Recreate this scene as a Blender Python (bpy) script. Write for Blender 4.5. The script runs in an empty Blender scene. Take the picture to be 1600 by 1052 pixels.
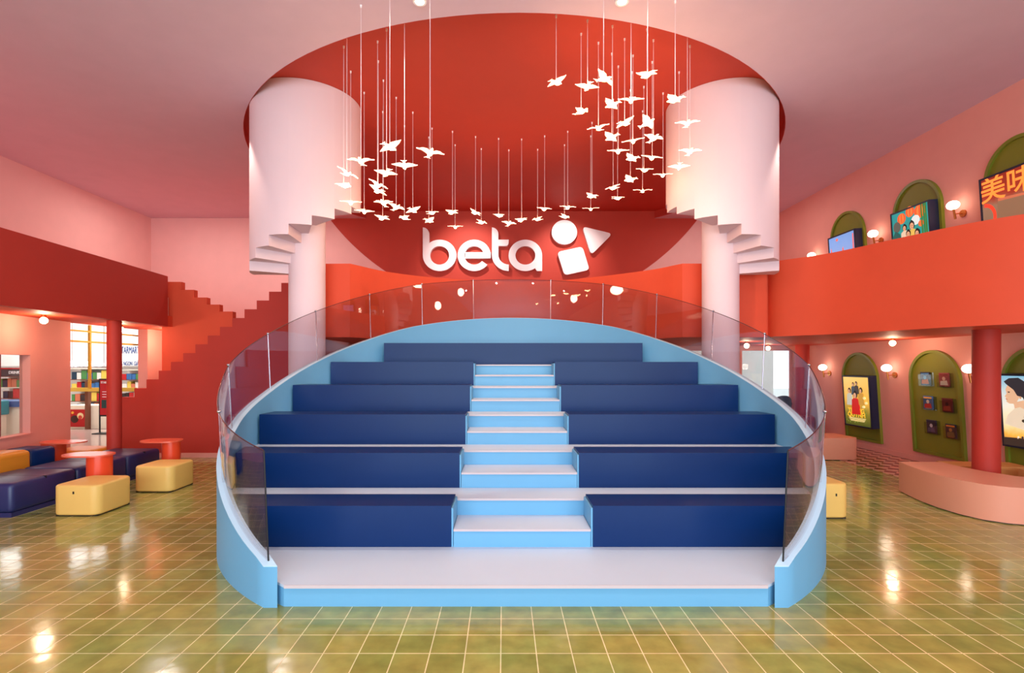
import bpy, bmesh, math, random
from mathutils import Vector, Matrix
random.seed(7)
R = math.radians
PI = math.pi
scene = bpy.context.scene
COL = scene.collection

# ------------------------------------------------------------------ camera
cam_data = bpy.data.cameras.new('camera')
cam_data.sensor_width = 36.0
cam_data.lens = 813.0 / 1600 * 36
cam_data.shift_x = 13 / 1600
cam_data.shift_y = 44 / 1600
cam_data.clip_start = 0.05
cam_data.clip_end = 200
cam = bpy.data.objects.new('camera', cam_data)
cam.location = (0, 0, 1.8)
cam.rotation_euler = (R(90), 0, 0)
COL.objects.link(cam)
scene.camera = cam

# ------------------------------------------------------------------ world and large lights
world = bpy.data.worlds.new('world')
scene.world = world
world.use_nodes = True
world.node_tree.nodes['Background'].inputs[0].default_value = (0.86, 0.93, 1.0, 1)
world.node_tree.nodes['Background'].inputs[1].default_value = 2.4

def lamp_area(name, loc, rot, sx, sy, power, colour, spread=180):
    l = bpy.data.lights.new(name, 'AREA')
    l.shape = 'RECTANGLE'; l.size = sx; l.size_y = sy; l.energy = power; l.color = colour
    l.spread = R(spread)
    o = bpy.data.objects.new(name, l); o.location = loc; o.rotation_euler = rot
    COL.objects.link(o); return o

def lamp_point(name, loc, power, colour, radius=0.05):
    l = bpy.data.lights.new(name, 'POINT'); l.energy = power; l.color = colour; l.shadow_soft_size = radius
    o = bpy.data.objects.new(name, l); o.location = loc; COL.objects.link(o); return o

def lamp_spot(name, loc, target, power, colour, angle=60, blend=0.6, radius=0.04):
    l = bpy.data.lights.new(name, 'SPOT'); l.energy = power; l.color = colour
    l.spot_size = R(angle); l.spot_blend = blend; l.shadow_soft_size = radius
    o = bpy.data.objects.new(name, l); o.location = loc
    d = Vector(target) - Vector(loc); o.rotation_euler = d.to_track_quat('-Z', 'Y').to_euler()
    COL.objects.link(o); return o

WARM = (1.0, 0.72, 0.48)
# soft area lamp added behind the camera, standing in for assumed window daylight
lamp_area('front_fill', (0.4, -6.6, 2.4), (R(90), 0, 0), 14, 4.2, 980, (0.70, 0.88, 1.0))
# unseen row of ceiling lamps added over the hall for light from above
for lx in (-5.2, -1.7, 1.8, 5.2):
    lamp_area('hall_fill', (lx, 1.2, 5.78), (0, 0, 0), .12, .12, 42, (1.0, 0.97, 0.95)).data.shape = 'DISK'
# fill lamps added above the galleries to brighten the upper walls
for gx, gy in ((-8.2, 6.5), (-8.0, 12.2), (-5.4, 12.6), (5.4, 12.2)):
    lamp_area('gallery_fill', (gx, gy, 5.78), (0, 0, 0), .5, .5, 34, (1.0, 0.90, 0.84))
# warm light given off by the two groups of bird lamps
for px_, py_, pz_ in ((-1.8, 6.6, 4.1), (-1.3, 8.3, 4.0), (0.3, 9.4, 4.3), (1.7, 8.2, 4.2), (2.0, 6.4, 4.3), (2.6, 7.0, 3.9)):
    lamp_point('bird_glow', (px_, py_, pz_), 12, WARM, .12)
for lx in (-0.93, 1.31):
    lamp_spot('step_downlight', (lx, 5.76, 5.78), (lx, 6.6, 0), 150, (1.0, 0.88, 0.74), 125, 0.8, 0.05)
# downlights washing the outer sides of the spiral stair drums
lamp_spot('drum_washer', (-4.28, 7.85, 5.80), (-3.95, 8.1, 3.2), 130, (1.0, 0.86, 0.72), 55, 0.5, 0.03)
lamp_spot('drum_washer', (4.61, 7.85, 5.80), (4.28, 8.1, 3.2), 130, (1.0, 0.86, 0.72), 55, 0.5, 0.03)
# downlights on the lettering
lamp_spot('sign_spot', (-1.0, 12.35, 5.98), (-0.95, 14.34, 4.3), 260, (1.0, 0.88, 0.80), 75, 0.9, 0.03)
lamp_spot('sign_spot', (1.7, 12.5, 5.98), (1.7, 14.34, 4.5), 210, (1.0, 0.88, 0.80), 70, 0.9, 0.03)
# shop lighting in the mall beyond the storefront
lamp_area('shop_light', (-13.5, 15.2, 3.7), (0, 0, 0), 7, 3, 250, (1.0, 0.98, 0.95))
lamp_area('shop_light', (-13.0, 9.5, 3.7), (0, 0, 0), 6, 5, 210, (1.0, 0.98, 0.95))

vs = scene.view_settings
vs.view_transform = 'Standard'
vs.look = 'None'
vs.exposure = 0.3
vs.gamma = 1.0
vs.use_curve_mapping = False
try:
    scene.cycles.max_bounces = 10
    scene.cycles.diffuse_bounces = 5
    scene.cycles.transparent_max_bounces = 24
    scene.cycles.sample_clamp_indirect = 6
    scene.cycles.use_denoising = True
except Exception:
    pass

# ------------------------------------------------------------------ materials
def lin(c):
    out = []
    for v in c:
        v = v / 255.0
        out.append(v / 12.92 if v <= 0.04045 else ((v + 0.055) / 1.055) ** 2.4)
    return (*out, 1.0)

def mat(name, rgb, rough=0.6, spec=0.4, metal=0.0, var=0.05, vscale=3.0, bump=0.0, bscale=60.0, emit=None, estr=0.0, coat=0.0):
    m = bpy.data.materials.new(name); m.use_nodes = True
    nt = m.node_tree; b = nt.nodes['Principled BSDF']
    c = lin(rgb)
    b.inputs['Roughness'].default_value = rough
    b.inputs['Specular IOR Level'].default_value = spec
    b.inputs['Metallic'].default_value = metal
    b.inputs['Coat Weight'].default_value = coat
    tc = nt.nodes.new('ShaderNodeTexCoord')
    if var > 0:
        n = nt.nodes.new('ShaderNodeTexNoise'); n.inputs['Scale'].default_value = vscale; n.inputs['Detail'].default_value = 4
        nt.links.new(tc.outputs['Object'], n.inputs['Vector'])
        mx = nt.nodes.new('ShaderNodeMix'); mx.data_type = 'RGBA'
        mx.inputs['A'].default_value = tuple(v * (1 - var) for v in c[:3]) + (1,)
        mx.inputs['B'].default_value = tuple(min(1, v * (1 + var)) for v in c[:3]) + (1,)
        nt.links.new(n.outputs['Fac'], mx.inputs['Factor'])
        nt.links.new(mx.outputs['Result'], b.inputs['Base Color'])
    else:
        b.inputs['Base Color'].default_value = c
    if bump > 0:
        n2 = nt.nodes.new('ShaderNodeTexNoise'); n2.inputs['Scale'].default_value = bscale; n2.inputs['Detail'].default_value = 3
        nt.links.new(tc.outputs['Object'], n2.inputs['Vector'])
        bp = nt.nodes.new('ShaderNodeBump'); bp.inputs['Strength'].default_value = bump; bp.inputs['Distance'].default_value = 0.01
        nt.links.new(n2.outputs['Fac'], bp.inputs['Height']); nt.links.new(bp.outputs['Normal'], b.inputs['Normal'])
    if emit:
        b.inputs['Emission Color'].default_value = lin(emit); b.inputs['Emission Strength'].default_value = estr
    return m

M = {}
M['pink'] = mat('pink_plaster', (234, 182, 176), 0.75, 0.2, bump=0.05)
M['salmon'] = mat('salmon_plaster', (226, 158, 146), 0.7, 0.2, bump=0.05)
M['ceiling'] = mat('ceiling_plaster', (214, 186, 200), 0.7, 0.25, bump=0.03)
M['drum'] = mat('drum_plaster', (228, 202, 206), 0.7, 0.2, var=0.02, bump=0.04)
M['red'] = mat('red_plaster', (186, 62, 46), 0.6, 0.3, bump=0.05)
M['orange'] = mat('orange_red_plaster', (212, 76, 46), 0.6, 0.3, bump=0.05)
M['deepred'] = mat('deep_red_plaster', (180, 54, 42), 0.6, 0.3, bump=0.05)
M['blue'] = mat('light_blue_paint', (104, 167, 205), 0.45, 0.3, var=0.03)
M['tread'] = mat('pale_tread', (192, 208, 222), 0.42, 0.3, var=0.04, vscale=1.5)
M['nosing'] = mat('nosing_strip', (196, 184, 186), 0.4, 0.4)
M['navy'] = mat('navy_vinyl', (2, 40, 92), 0.33, 0.2, var=0.06, bump=0.04, bscale=200)
M['navydark'] = mat('navy_sofa_vinyl', (34, 42, 92), 0.38, 0.5, var=0.06, bump=0.04, bscale=200)
M['yellow'] = mat('pale_yellow_vinyl', (232, 190, 104), 0.45, 0.4, var=0.04, bump=0.06, bscale=120)
M['mustard'] = mat('mustard_vinyl', (214, 140, 40), 0.45, 0.4, var=0.05)
M['peach'] = mat('peach_vinyl', (222, 150, 122), 0.45, 0.4, var=0.03, bump=0.05, bscale=120)
M['tan'] = mat('tan_vinyl', (214, 148, 84), 0.45, 0.4, var=0.03)
M['table'] = mat('orange_lacquer', (236, 74, 36), 0.3, 0.5, var=0.02)
M['tabletop'] = mat('coral_lacquer', (240, 106, 76), 0.25, 0.5, var=0.02)
M['olive'] = mat('olive_paint', (122, 124, 34), 0.5, 0.35, var=0.05)
M['oliverim'] = mat('olive_rim_paint', (118, 126, 36), 0.4, 0.4, var=0.05)
M['case'] = mat('dark_navy_case', (18, 30, 58), 0.4, 0.5)
M['brass'] = mat('brushed_brass', (196, 128, 70), 0.3, 0.5, metal=1.0, var=0.04)
M['chrome'] = mat('satin_steel', (190, 190, 196), 0.2, 0.5, metal=1.0, var=0.02)
M['white'] = mat('white_acrylic', (246, 240, 242), 0.5, 0.4, var=0.0)
M['black'] = mat('black_matte', (22, 20, 22), 0.5, 0.4)
M['plasticdark'] = mat('dark_grey_shell', (52, 58, 62), 0.5, 0.4)
M['wire'] = mat('clear_wire', (225, 205, 210), 0.4, 0.5, var=0.0)
M['globe'] = mat('opal_globe', (255, 250, 240), 0.3, 0.4, var=0.0, emit=(255, 232, 205), estr=5.0)
M['bulb'] = mat('bright_bulb', (255, 240, 220), 0.3, 0.4, var=0.0, emit=(255, 214, 160), estr=22.0)
M['birdbody'] = mat('glowing_bird_body', (255, 240, 220), 0.3, 0.4, var=0.0, emit=(255, 206, 140), estr=26.0)
M['birdwing'] = mat('glowing_bird_wing', (255, 244, 236), 0.3, 0.4, var=0.0, emit=(255, 206, 168), estr=1.25)
M['lens'] = mat('downlight_lens', (255, 244, 230), 0.3, 0.4, var=0.0, emit=(255, 226, 190), estr=60.0)
M['offwhite'] = mat('shop_white_wall', (240, 240, 238), 0.6, 0.3, var=0.02)
M['shopyellow'] = mat('yellow_frame_paint', (222, 176, 70), 0.5, 0.3)
M['greywall'] = mat('pale_grey_render', (206, 210, 200), 0.8, 0.2)
M['signblue'] = mat('sign_blue', (24, 66, 132), 0.5, 0.3, var=0.0)
M['counter'] = mat('cream_counter', (232, 222, 204), 0.5, 0.3)
M['wood'] = mat('brown_wood', (120, 72, 52), 0.5, 0.3, var=0.1)
M['shopred'] = mat('poster_red', (160, 22, 26), 0.5, 0.3, var=0.03, emit=(150, 20, 22), estr=0.25)

def glass_mat(name, tint, gloss=1.0, rough=0.0):
    m = bpy.data.materials.new(name); m.use_nodes = True
    nt = m.node_tree; nt.nodes.clear()
    out = nt.nodes.new('ShaderNodeOutputMaterial'); mix = nt.nodes.new('ShaderNodeMixShader')
    tr = nt.nodes.new('ShaderNodeBsdfTransparent'); tr.inputs[0].default_value = (*tint, 1)
    gl = nt.nodes.new('ShaderNodeBsdfGlossy'); gl.inputs['Roughness'].default_value = rough
    gl.inputs[0].default_value = (gloss, gloss, gloss, 1)
    lw = nt.nodes.new('ShaderNodeLayerWeight'); lw.inputs[0].default_value = 0.5
    pw = nt.nodes.new('ShaderNodeMath'); pw.operation = 'POWER'; pw.inputs[1].default_value = 5
    fr = nt.nodes.new('ShaderNodeMath'); fr.operation = 'MULTIPLY_ADD'; fr.inputs[1].default_value = 0.9; fr.inputs[2].default_value = 0.045
    nt.links.new(lw.outputs['Facing'], pw.inputs[0]); nt.links.new(pw.outputs[0], fr.inputs[0])
    nt.links.new(fr.outputs[0], mix.inputs[0]); nt.links.new(tr.outputs[0], mix.inputs[1]); nt.links.new(gl.outputs[0], mix.inputs[2])
    nt.links.new(mix.outputs[0], out.inputs[0])
    return m
M['glass'] = glass_mat('bronze_tinted_glass', (0.86, 0.84, 0.86))
M['pane'] = glass_mat('clear_pane', (0.94, 0.96, 0.96))
M['acrylic'] = glass_mat('clear_acrylic', (0.9, 0.9, 0.88))

def floor_material():
    m = bpy.data.materials.new('glazed_olive_tile'); m.use_nodes = True
    nt = m.node_tree; b = nt.nodes['Principled BSDF']; L = nt.links
    tc = nt.nodes.new('ShaderNodeTexCoord')
    mp = nt.nodes.new('ShaderNodeMapping'); mp.inputs['Location'].default_value = (0.018 + 0.2214 * 80, -3.463 + 0.2214 * 80, 0)
    L.new(tc.outputs['Object'], mp.inputs['Vector'])
    br = nt.nodes.new('ShaderNodeTexBrick'); br.offset = 0.0; br.squash = 1.0
    br.inputs['Scale'].default_value = 1.0
    br.inputs['Brick Width'].default_value = 0.2214; br.inputs['Row Height'].default_value = 0.2214
    br.inputs['Mortar Size'].default_value = 0.0036; br.inputs['Mortar Smooth'].default_value = 0.1
    br.inputs['Color1'].default_value = lin((152, 156, 98)); br.inputs['Color2'].default_value = lin((178, 174, 116))
    br.inputs['Mortar'].default_value = lin((250, 232, 214))
    L.new(mp.outputs[0], br.inputs['Vector'])
    n = nt.nodes.new('ShaderNodeTexNoise'); n.inputs['Scale'].default_value = 1.3; n.inputs['Detail'].default_value = 6
    L.new(tc.outputs['Object'], n.inputs['Vector'])
    n3 = nt.nodes.new('ShaderNodeTexNoise'); n3.inputs['Scale'].default_value = 7.0; n3.inputs['Detail'].default_value = 5
    L.new(tc.outputs['Object'], n3.inputs['Vector'])
    ramp = nt.nodes.new('ShaderNodeValToRGB')
    ramp.color_ramp.elements[0].position = 0.35; ramp.color_ramp.elements[0].color = lin((216, 238, 196))
    ramp.color_ramp.elements[1].position = 0.65; ramp.color_ramp.elements[1].color = lin((250, 236, 190))
    L.new(n.outputs['Fac'], ramp.inputs[0])
    ramp2 = nt.nodes.new('ShaderNodeValToRGB')
    ramp2.color_ramp.elements[0].position = 0.3; ramp2.color_ramp.elements[0].color = (0.68, 0.68, 0.68, 1)
    ramp2.color_ramp.elements[1].position = 0.7; ramp2.color_ramp.elements[1].color = (1.1, 1.1, 1.1, 1)
    L.new(n3.outputs['Fac'], ramp2.inputs[0])
    m1 = nt.nodes.new('ShaderNodeMix'); m1.data_type = 'RGBA'; m1.blend_type = 'MULTIPLY'; m1.inputs['Factor'].default_value = 1
    L.new(br.outputs['Color'], m1.inputs['A']); L.new(ramp.outputs[0], m1.inputs['B'])
    m2 = nt.nodes.new('ShaderNodeMix'); m2.data_type = 'RGBA'; m2.blend_type = 'MULTIPLY'; m2.inputs['Factor'].default_value = 0.8
    L.new(m1.outputs['Result'], m2.inputs['A']); L.new(ramp2.outputs[0], m2.inputs['B'])
    L.new(m2.outputs['Result'], b.inputs['Base Color'])
    b.inputs['Specular IOR Level'].default_value = 0.6
    ma = nt.nodes.new('ShaderNodeMath'); ma.operation = 'MULTIPLY_ADD'; ma.inputs[1].default_value = 0.45; ma.inputs[2].default_value = 0.12
    L.new(br.outputs['Fac'], ma.inputs[0]); L.new(ma.outputs[0], b.inputs['Roughness'])
    bp = nt.nodes.new('ShaderNodeBump'); bp.inputs['Strength'].default_value = 0.25; bp.inputs['Distance'].default_value = 0.004
    hs = nt.nodes.new('ShaderNodeMath'); hs.operation = 'SUBTRACT'
    n4 = nt.nodes.new('ShaderNodeTexNoise'); n4.inputs['Scale'].default_value = 9.0; n4.inputs['Detail'].default_value = 1
    L.new(tc.outputs['Object'], n4.inputs['Vector'])
    L.new(n4.outputs['Fac'], hs.inputs[0]); L.new(br.outputs['Fac'], hs.inputs[1])
    L.new(hs.outputs[0], bp.inputs['Height']); L.new(bp.outputs['Normal'], b.inputs['Normal'])
    return m
M['floor'] = floor_material()

def pattern_floor():
    m = bpy.data.materials.new('triangle_pattern_tile'); m.use_nodes = True
    nt = m.node_tree; b = nt.nodes['Principled BSDF']; L = nt.links
    tc = nt.nodes.new('ShaderNodeTexCoord')
    mp = nt.nodes.new('ShaderNodeMapping'); mp.inputs['Rotation'].default_value = (0, 0, R(45)); mp.inputs['Scale'].default_value = (6, 6, 6)
    L.new(tc.outputs['Object'], mp.inputs['Vector'])
    ck = nt.nodes.new('ShaderNodeTexChecker'); ck.inputs['Scale'].default_value = 1
    ck.inputs['Color1'].default_value = lin((214, 168, 150)); ck.inputs['Color2'].default_value = lin((128, 62, 52))
    L.new(mp.outputs[0], ck.inputs['Vector']); L.new(ck.outputs[0], b.inputs['Base Color'])
    b.inputs['Roughness'].default_value = 0.2
    return m
M['pattern'] = pattern_floor()

def gradient_mat(name, stops, estr=0.7, axis='Y'):
    """backlit printed sheet: artwork colours run up the sheet"""
    m = bpy.data.materials.new(name); m.use_nodes = True
    nt = m.node_tree; b = nt.nodes['Principled BSDF']; L = nt.links
    tc = nt.nodes.new('ShaderNodeTexCoord'); sp = nt.nodes.new('ShaderNodeSeparateXYZ')
    L.new(tc.outputs['Generated'], sp.inputs[0])
    n = nt.nodes.new('ShaderNodeTexNoise'); n.inputs['Scale'].default_value = 5; n.inputs['Detail'].default_value = 6
    L.new(tc.outputs['Generated'], n.inputs['Vector'])
    a = nt.nodes.new('ShaderNodeMath'); a.operation = 'MULTIPLY_ADD'; a.inputs[1].default_value = 0.16; a.inputs[2].default_value = -0.08
    L.new(n.outputs['Fac'], a.inputs[0])
    s = nt.nodes.new('ShaderNodeMath'); s.operation = 'ADD'
    L.new(sp.outputs[axis], s.inputs[0]); L.new(a.outputs[0], s.inputs[1])
    r = nt.nodes.new('ShaderNodeValToRGB'); cr = r.color_ramp
    while len(cr.elements) < len(stops): cr.elements.new(0.5)
    for e, (p, c) in zip(cr.elements, stops): e.position = p; e.color = lin(c)
    L.new(s.outputs[0], r.inputs[0])
    L.new(r.outputs[0], b.inputs['Base Color']); L.new(r.outputs[0], b.inputs['Emission Color'])
    b.inputs['Emission Strength'].default_value = estr; b.inputs['Roughness'].default_value = 0.25
    return m

_ink = {}
def ink(rgb, e=0.6):
    k = (rgb, e)
    if k not in _ink:
        _ink[k] = mat('printed_ink', rgb, 0.4, 0.3, var=0.0, emit=rgb if e else None, estr=e)
    return _ink[k]

# ------------------------------------------------------------------ helpers
def chain(o):
    m = Matrix.Identity(4)
    while o is not None:
        m = (o.matrix_parent_inverse @ o.matrix_basis if o.parent else o.matrix_basis) @ m
        o = o.parent
    return m

def tag(o, label=None, cat=None, group=None, kind=None):
    if label: o['label'] = label
    if cat: o['category'] = cat
    if group: o['group'] = group
    if kind: o['kind'] = kind
    return o

def thing(name, label, cat, loc=(0, 0, 0), group=None, matrix=None):
    o = bpy.data.objects.new(name, None); o.empty_display_size = 0.1
    COL.objects.link(o)
    if matrix is not None: o.matrix_basis = matrix
    else: o.location = loc
    return tag(o, label, cat, group)

def obj(name, bm, m, parent=None, local=False, smooth=False, label=None, kind=None):
    bmesh.ops.recalc_face_normals(bm, faces=bm.faces)
    me = bpy.data.meshes.new(name); bm.to_mesh(me); bm.free()
    me.materials.append(m)
    if smooth:
        me.polygons.foreach_set('use_smooth', [True] * len(me.polygons))
        try: me.set_sharp_from_angle(angle=R(38))
        except Exception: pass
    o = bpy.data.objects.new(name, me); COL.objects.link(o)
    if parent is not None:
        o.parent = parent
        if not local: o.matrix_parent_inverse = chain(parent).inverted()
    if label: o['label'] = label
    if kind: o['kind'] = kind
    return o

def struct(name, bm, m, smooth=False):
    return tag(obj(name, bm, m, smooth=smooth), kind='structure')

def NB(): return bmesh.new()

def add_box(bm, x0, x1, y0, y1, z0, z1):
    v = [bm.verts.new(p) for p in ((x0, y0, z0), (x1, y0, z0), (x1, y1, z0), (x0, y1, z0), (x0, y0, z1), (x1, y0, z1), (x1, y1, z1), (x0, y1, z1))]
    for f in ((0, 3, 2, 1), (4, 5, 6, 7), (0, 1, 5, 4), (1, 2, 6, 5), (2, 3, 7, 6), (3, 0, 4, 7)):
        bm.faces.new([v[i] for i in f])
    return bm

def box(*a): return add_box(NB(), *a)

def rbox(x0, x1, y0, y1, z0, z1, r=0.03, seg=3):
    bm = box(x0, x1, y0, y1, z0, z1)
    bmesh.ops.bevel(bm, geom=bm.edges[:], offset=r, segments=seg, affect='EDGES', profile=0.5)
    return bm

def add_prism(bm, pts, a, b, axis='z'):
    """extrude a 2D outline; axis z: (x,y) from z=a to b; axis y: (x,z) from y=a to b"""
    def P(p, t): return (p[0], p[1], t) if axis == 'z' else (p[0], t, p[1])
    lo = [bm.verts.new(P(p, a)) for p in pts]; hi = [bm.verts.new(P(p, b)) for p in pts]
    bm.faces.new(lo[::-1]); bm.faces.new(hi)
    n = len(pts)
    for i in range(n): bm.faces.new((lo[i], lo[(i + 1) % n], hi[(i + 1) % n], hi[i]))
    return bm

def prism(pts, a, b, axis='z'): return add_prism(NB(), pts, a, b, axis)

def rprism(pts, a, b, r=0.03, seg=3):
    bm = prism(pts, a, b)
    ed = [e for e in bm.edges if len(e.link_faces) == 2 and e.calc_face_angle(0) > R(30)]
    bmesh.ops.bevel(bm, geom=ed, offset=r, segments=seg, affect='EDGES', profile=0.5)
    return bm

def add_cyl(bm, c, r, z0, z1, seg=32, r2=None):
    r2 = r if r2 is None else r2
    lo = [bm.verts.new((c[0] + r * math.cos(2 * PI * i / seg), c[1] + r * math.sin(2 * PI * i / seg), z0)) for i in range(seg)]
    hi = [bm.verts.new((c[0] + r2 * math.cos(2 * PI * i / seg), c[1] + r2 * math.sin(2 * PI * i / seg), z1)) for i in range(seg)]
    bm.faces.new(lo[::-1]); bm.faces.new(hi)
    for i in range(seg): bm.faces.new((lo[i], lo[(i + 1) % seg], hi[(i + 1) % seg], hi[i]))
    return bm
def cyl(*a, **k): return add_cyl(NB(), *a, **k)

def add_tube(bm, pts, r, seg=8):
    pts = [Vector(p) for p in pts]; rings = []
    for i, p in enumerate(pts):
        t = (pts[min(i + 1, len(pts) - 1)] - pts[max(i - 1, 0)]).normalized()
        u = t.cross(Vector((0, 0, 1)))
        if u.length < 1e-3: u = t.cross(Vector((0, 1, 0)))
        u.normalize(); w = t.cross(u)
        rings.append([bm.verts.new(p + u * r * math.cos(2 * PI * k / seg) + w * r * math.sin(2 * PI * k / seg)) for k in range(seg)])
    for a, b in zip(rings, rings[1:]):
        for k in range(seg): bm.faces.new((a[k], a[(k + 1) % seg], b[(k + 1) % seg], b[k]))
    bm.faces.new(rings[0][::-1]); bm.faces.new(rings[-1])
    return bm
def tube(pts, r, seg=8): return add_tube(NB(), pts, r, seg)

def ball(c, rx, ry, rz, u=20, v=12):
    bm = NB(); bmesh.ops.create_uvsphere(bm, u_segments=u, v_segments=v, radius=1)
    bmesh.ops.scale(bm, vec=(rx, ry, rz), verts=bm.verts); bmesh.ops.translate(bm, vec=c, verts=bm.verts)
    return bm

def ring_prism(outer, inner, a, b, closed=True, bm=None, axis='y'):
    """band between two outlines of equal length"""
    bm = bm or NB()
    def P(p, t): return (p[0], p[1], t) if axis == 'z' else (p[0], t, p[1])
    A = [[bm.verts.new(P(p, t)) for p in o] for o in (outer, inner) for t in (a, b)]
    oa, ob, ia, ib = A
    n = len(outer)
    for i in range(n if closed else n - 1):
        j = (i + 1) % n
        bm.faces.new((oa[i], oa[j], ob[j], ob[i])); bm.faces.new((ia[i], ib[i], ib[j], ia[j]))
        bm.faces.new((oa[i], ia[i], ia[j], oa[j])); bm.faces.new((ob[i], ob[j], ib[j], ib[i]))
    if not closed:
        for k in (0, n - 1): bm.faces.new((oa[k], ob[k], ib[k], ia[k]))
    return bm

def text(name, body, size, m, parent, matrix, extrude=0.004, sx=1.0, align='CENTER', bold=0.0):
    cu = bpy.data.curves.new(name, 'FONT'); cu.body = body; cu.size = size; cu.extrude = extrude
    cu.align_x = align; cu.align_y = 'CENTER'; cu.offset = bold
    cu.materials.append(m)
    o = bpy.data.objects.new(name, cu); COL.objects.link(o)
    bpy.context.view_layer.update()
    me = bpy.data.meshes.new_from_object(o.evaluated_get(bpy.context.evaluated_depsgraph_get()))
    bpy.data.objects.remove(o); me.name = name
    me.transform(matrix @ Matrix.Diagonal((sx, 1, 1, 1)))
    if not me.materials: me.materials.append(m)
    o = bpy.data.objects.new(name, me); COL.objects.link(o)
    o.parent = parent
    return o

# ------------------------------------------------------------------ setting: floor, ceiling, walls
CX = 0.165
ZC = 5.84; ZR = 6.03; YB = 14.34
HX, HY, HR = 0.18, 11.1, 5.13
struct('floor', prism([(-6.95, -7), (7.9, -7), (7.9, 14.6), (-8.0, 14.6), (-7.95, 11.5), (-7.70, 9.1), (-6.97, 5)], -0.1, 0), M['floor'])
struct('trim_1', box(6.32, 7.70, 7.9, 13.0, 0.0, 0.004), M['pattern'])

halfc = math.sqrt(HR ** 2 - (YB - HY) ** 2)
a0 = math.atan2(YB - HY, halfc)
arc = []
for i in range(97):
    a = a0 - (PI + 2 * a0) * i / 96
    arc.append((HX + HR * math.cos(a), HY + HR * math.sin(a)))
struct('ceiling', prism([(-9.9, -7), (8.0, -7), (8.0, YB + .2), (arc[0][0], YB + .2)] + arc + [(arc[-1][0], YB + .2), (-9.9, YB + .2)], ZC, ZR), M['ceiling'])
inner = [(HX + (x - HX) * .9985, HY + (y - HY) * .9985) for x, y in arc]
struct('trim_2', ring_prism(arc, inner, ZC - 0.001, ZR, closed=False, axis='z'), M['deepred'], smooth=True)
struct('ceiling_recess', box(-6.0, 6.4, 5.0, YB + .2, ZR, ZR + .1), M['red'])

struct('wall_back', box(-9.9, 8.0, YB, YB + .2, 2.3, ZR + .1), M['pink'])
# red disc painted on the back wall
dc, dr = (0.28, 9.67), 6.37
pts = []
h0 = 2.56
for i in range(65):
    a = math.acos((h0 * 0 + (dc[1] - 5.835)) / dr)
    t = -PI / 2 - a + 2 * a * i / 64
    pts.append((dc[0] + dr * math.cos(t), dc[1] + dr * math.sin(t)))
poly = pts + [(HX + halfc, 5.835), (HX + halfc, ZR), (HX - halfc, ZR), (HX - halfc, 5.835)]
struct('trim_3', prism(poly, YB - 0.006, YB + 0.02, 'y'), M['red'])

struct('wall_left_upper', box(-9.9, -9.72, -7, YB + .2, 3.1, ZC), M['pink'])
# leaning right wall
def wx(z): return 7.72 - 0.065 * z
bm = NB()
add_prism(bm, [(wx(0), 0), (7.9, 0), (7.9, 2.3), (wx(2.3), 2.3)], -7, 13.15, 'y')
add_prism(bm, [(wx(2.3), 2.3), (8.0, 2.3), (8.0, ZC), (wx(ZC), ZC)], -7, YB + .2, 'y')
struct('wall_right', bm, M['salmon'])
struct('baseboard_right', prism([(wx(0) - .015, 0), (wx(0) + .02, 0), (wx(.1) + .02, .1), (wx(.1) - .015, .1)], -7, 13, 'y'), M['salmon'])

# lower left wall with a deep window opening
def lx(y): return -7.27 - 0.18 * (y - 7.51)
def lseg(bm, ya, yb, za, zb, t=0.17):
    add_prism(bm, [(lx(ya), ya), (lx(yb), yb), (lx(yb) - t, yb), (lx(ya) - t, ya)], za, zb)
bm = NB()
lseg(bm, 5.0, 9.07, 0, .73); lseg(bm, 5.0, 9.07, 1.95, 2.545); lseg(bm, 5.0, 6.1, .73, 1.95); lseg(bm, 8.11, 9.07, .73, 1.95)
add_box(bm, lx(5) - .17, lx(5), -7, 5.0, 0, 2.545)
struct('wall_left', bm, M['salmon'])
w1 = struct('window_1', prism([(lx(6.1) - .12, 6.1), (lx(8.11) - .12, 8.11), (lx(8.11) - .13, 8.11), (lx(6.1) - .13, 6.1)], .73, 1.95), M['pane'])
obj('window_mullion', box(lx(7.65) - .14, lx(7.65) - .10, 7.64, 7.655, .73, 1.95), M['chrome'], w1)
obj('window_sill', prism([(lx(6.1) + .012, 6.1), (lx(8.16) + .012, 8.16), (lx(8.16) - .17, 8.16), (lx(6.1) - .17, 6.1)], .715, .732), M['salmon'], w1)

# gallery (upper floor) slabs, parapets
struct('trim_4', prism([(-5.95, -7), (-6.26, 6.47), (-6.52, 10.1), (-6.55, 11.5), (-7.72, 11.5), (-7.66, 9.08), (-7.0, 5), (-7.0, -7)], 2.543, 2.75), M['orange'])
struct('wall_gallery_left', prism([(-5.95, -7), (-6.26, 6.47), (-6.50, 10.07), (-6.62, 10.07), (-6.38, 6.47), (-6.07, -7)], 2.541, 3.51), M['deepred'])
struct('light_block_11', prism([(-7.0, -7), (-7.0, 5), (-7.66, 9.08), (-7.72, 11.4), (-7.8, 11.4), (-7.74, 9.08), (-7.08, 5), (-7.08, -7)], 2.545, 3.14), M['salmon'])  # upright band added to close the light gap above the slab
struct('light_block_5', box(-9.9, -7.0, -7, 10.2, 3.12, 3.2), M['salmon'])  # hidden slab put in to stop mall light leaking upstairs
struct('light_block_9', box(-9.98, -9.9, 10.0, YB, 2.9, 3.12), M['salmon'])  # unseen strip added against mall light spilling into the upper room
struct('trim_10', box(-7.7, -6.6, 10.2, 10.3, 2.6, 3.12), M['salmon'])
cpts = [(-3.35, 9.6), (-3.35, 8.82), (-2.60, 8.80), (-2.50, 8.98)]
for px, yy in ((600, 424), (650, 431), (700, 435.5), (757, 439), (815, 440.5), (870, 438.5), (930, 433), (1015, 422)):
    Y = 1.71 * 813 / (570 - yy); cpts.append(((px - 787) / 813 * Y, Y))
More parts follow.
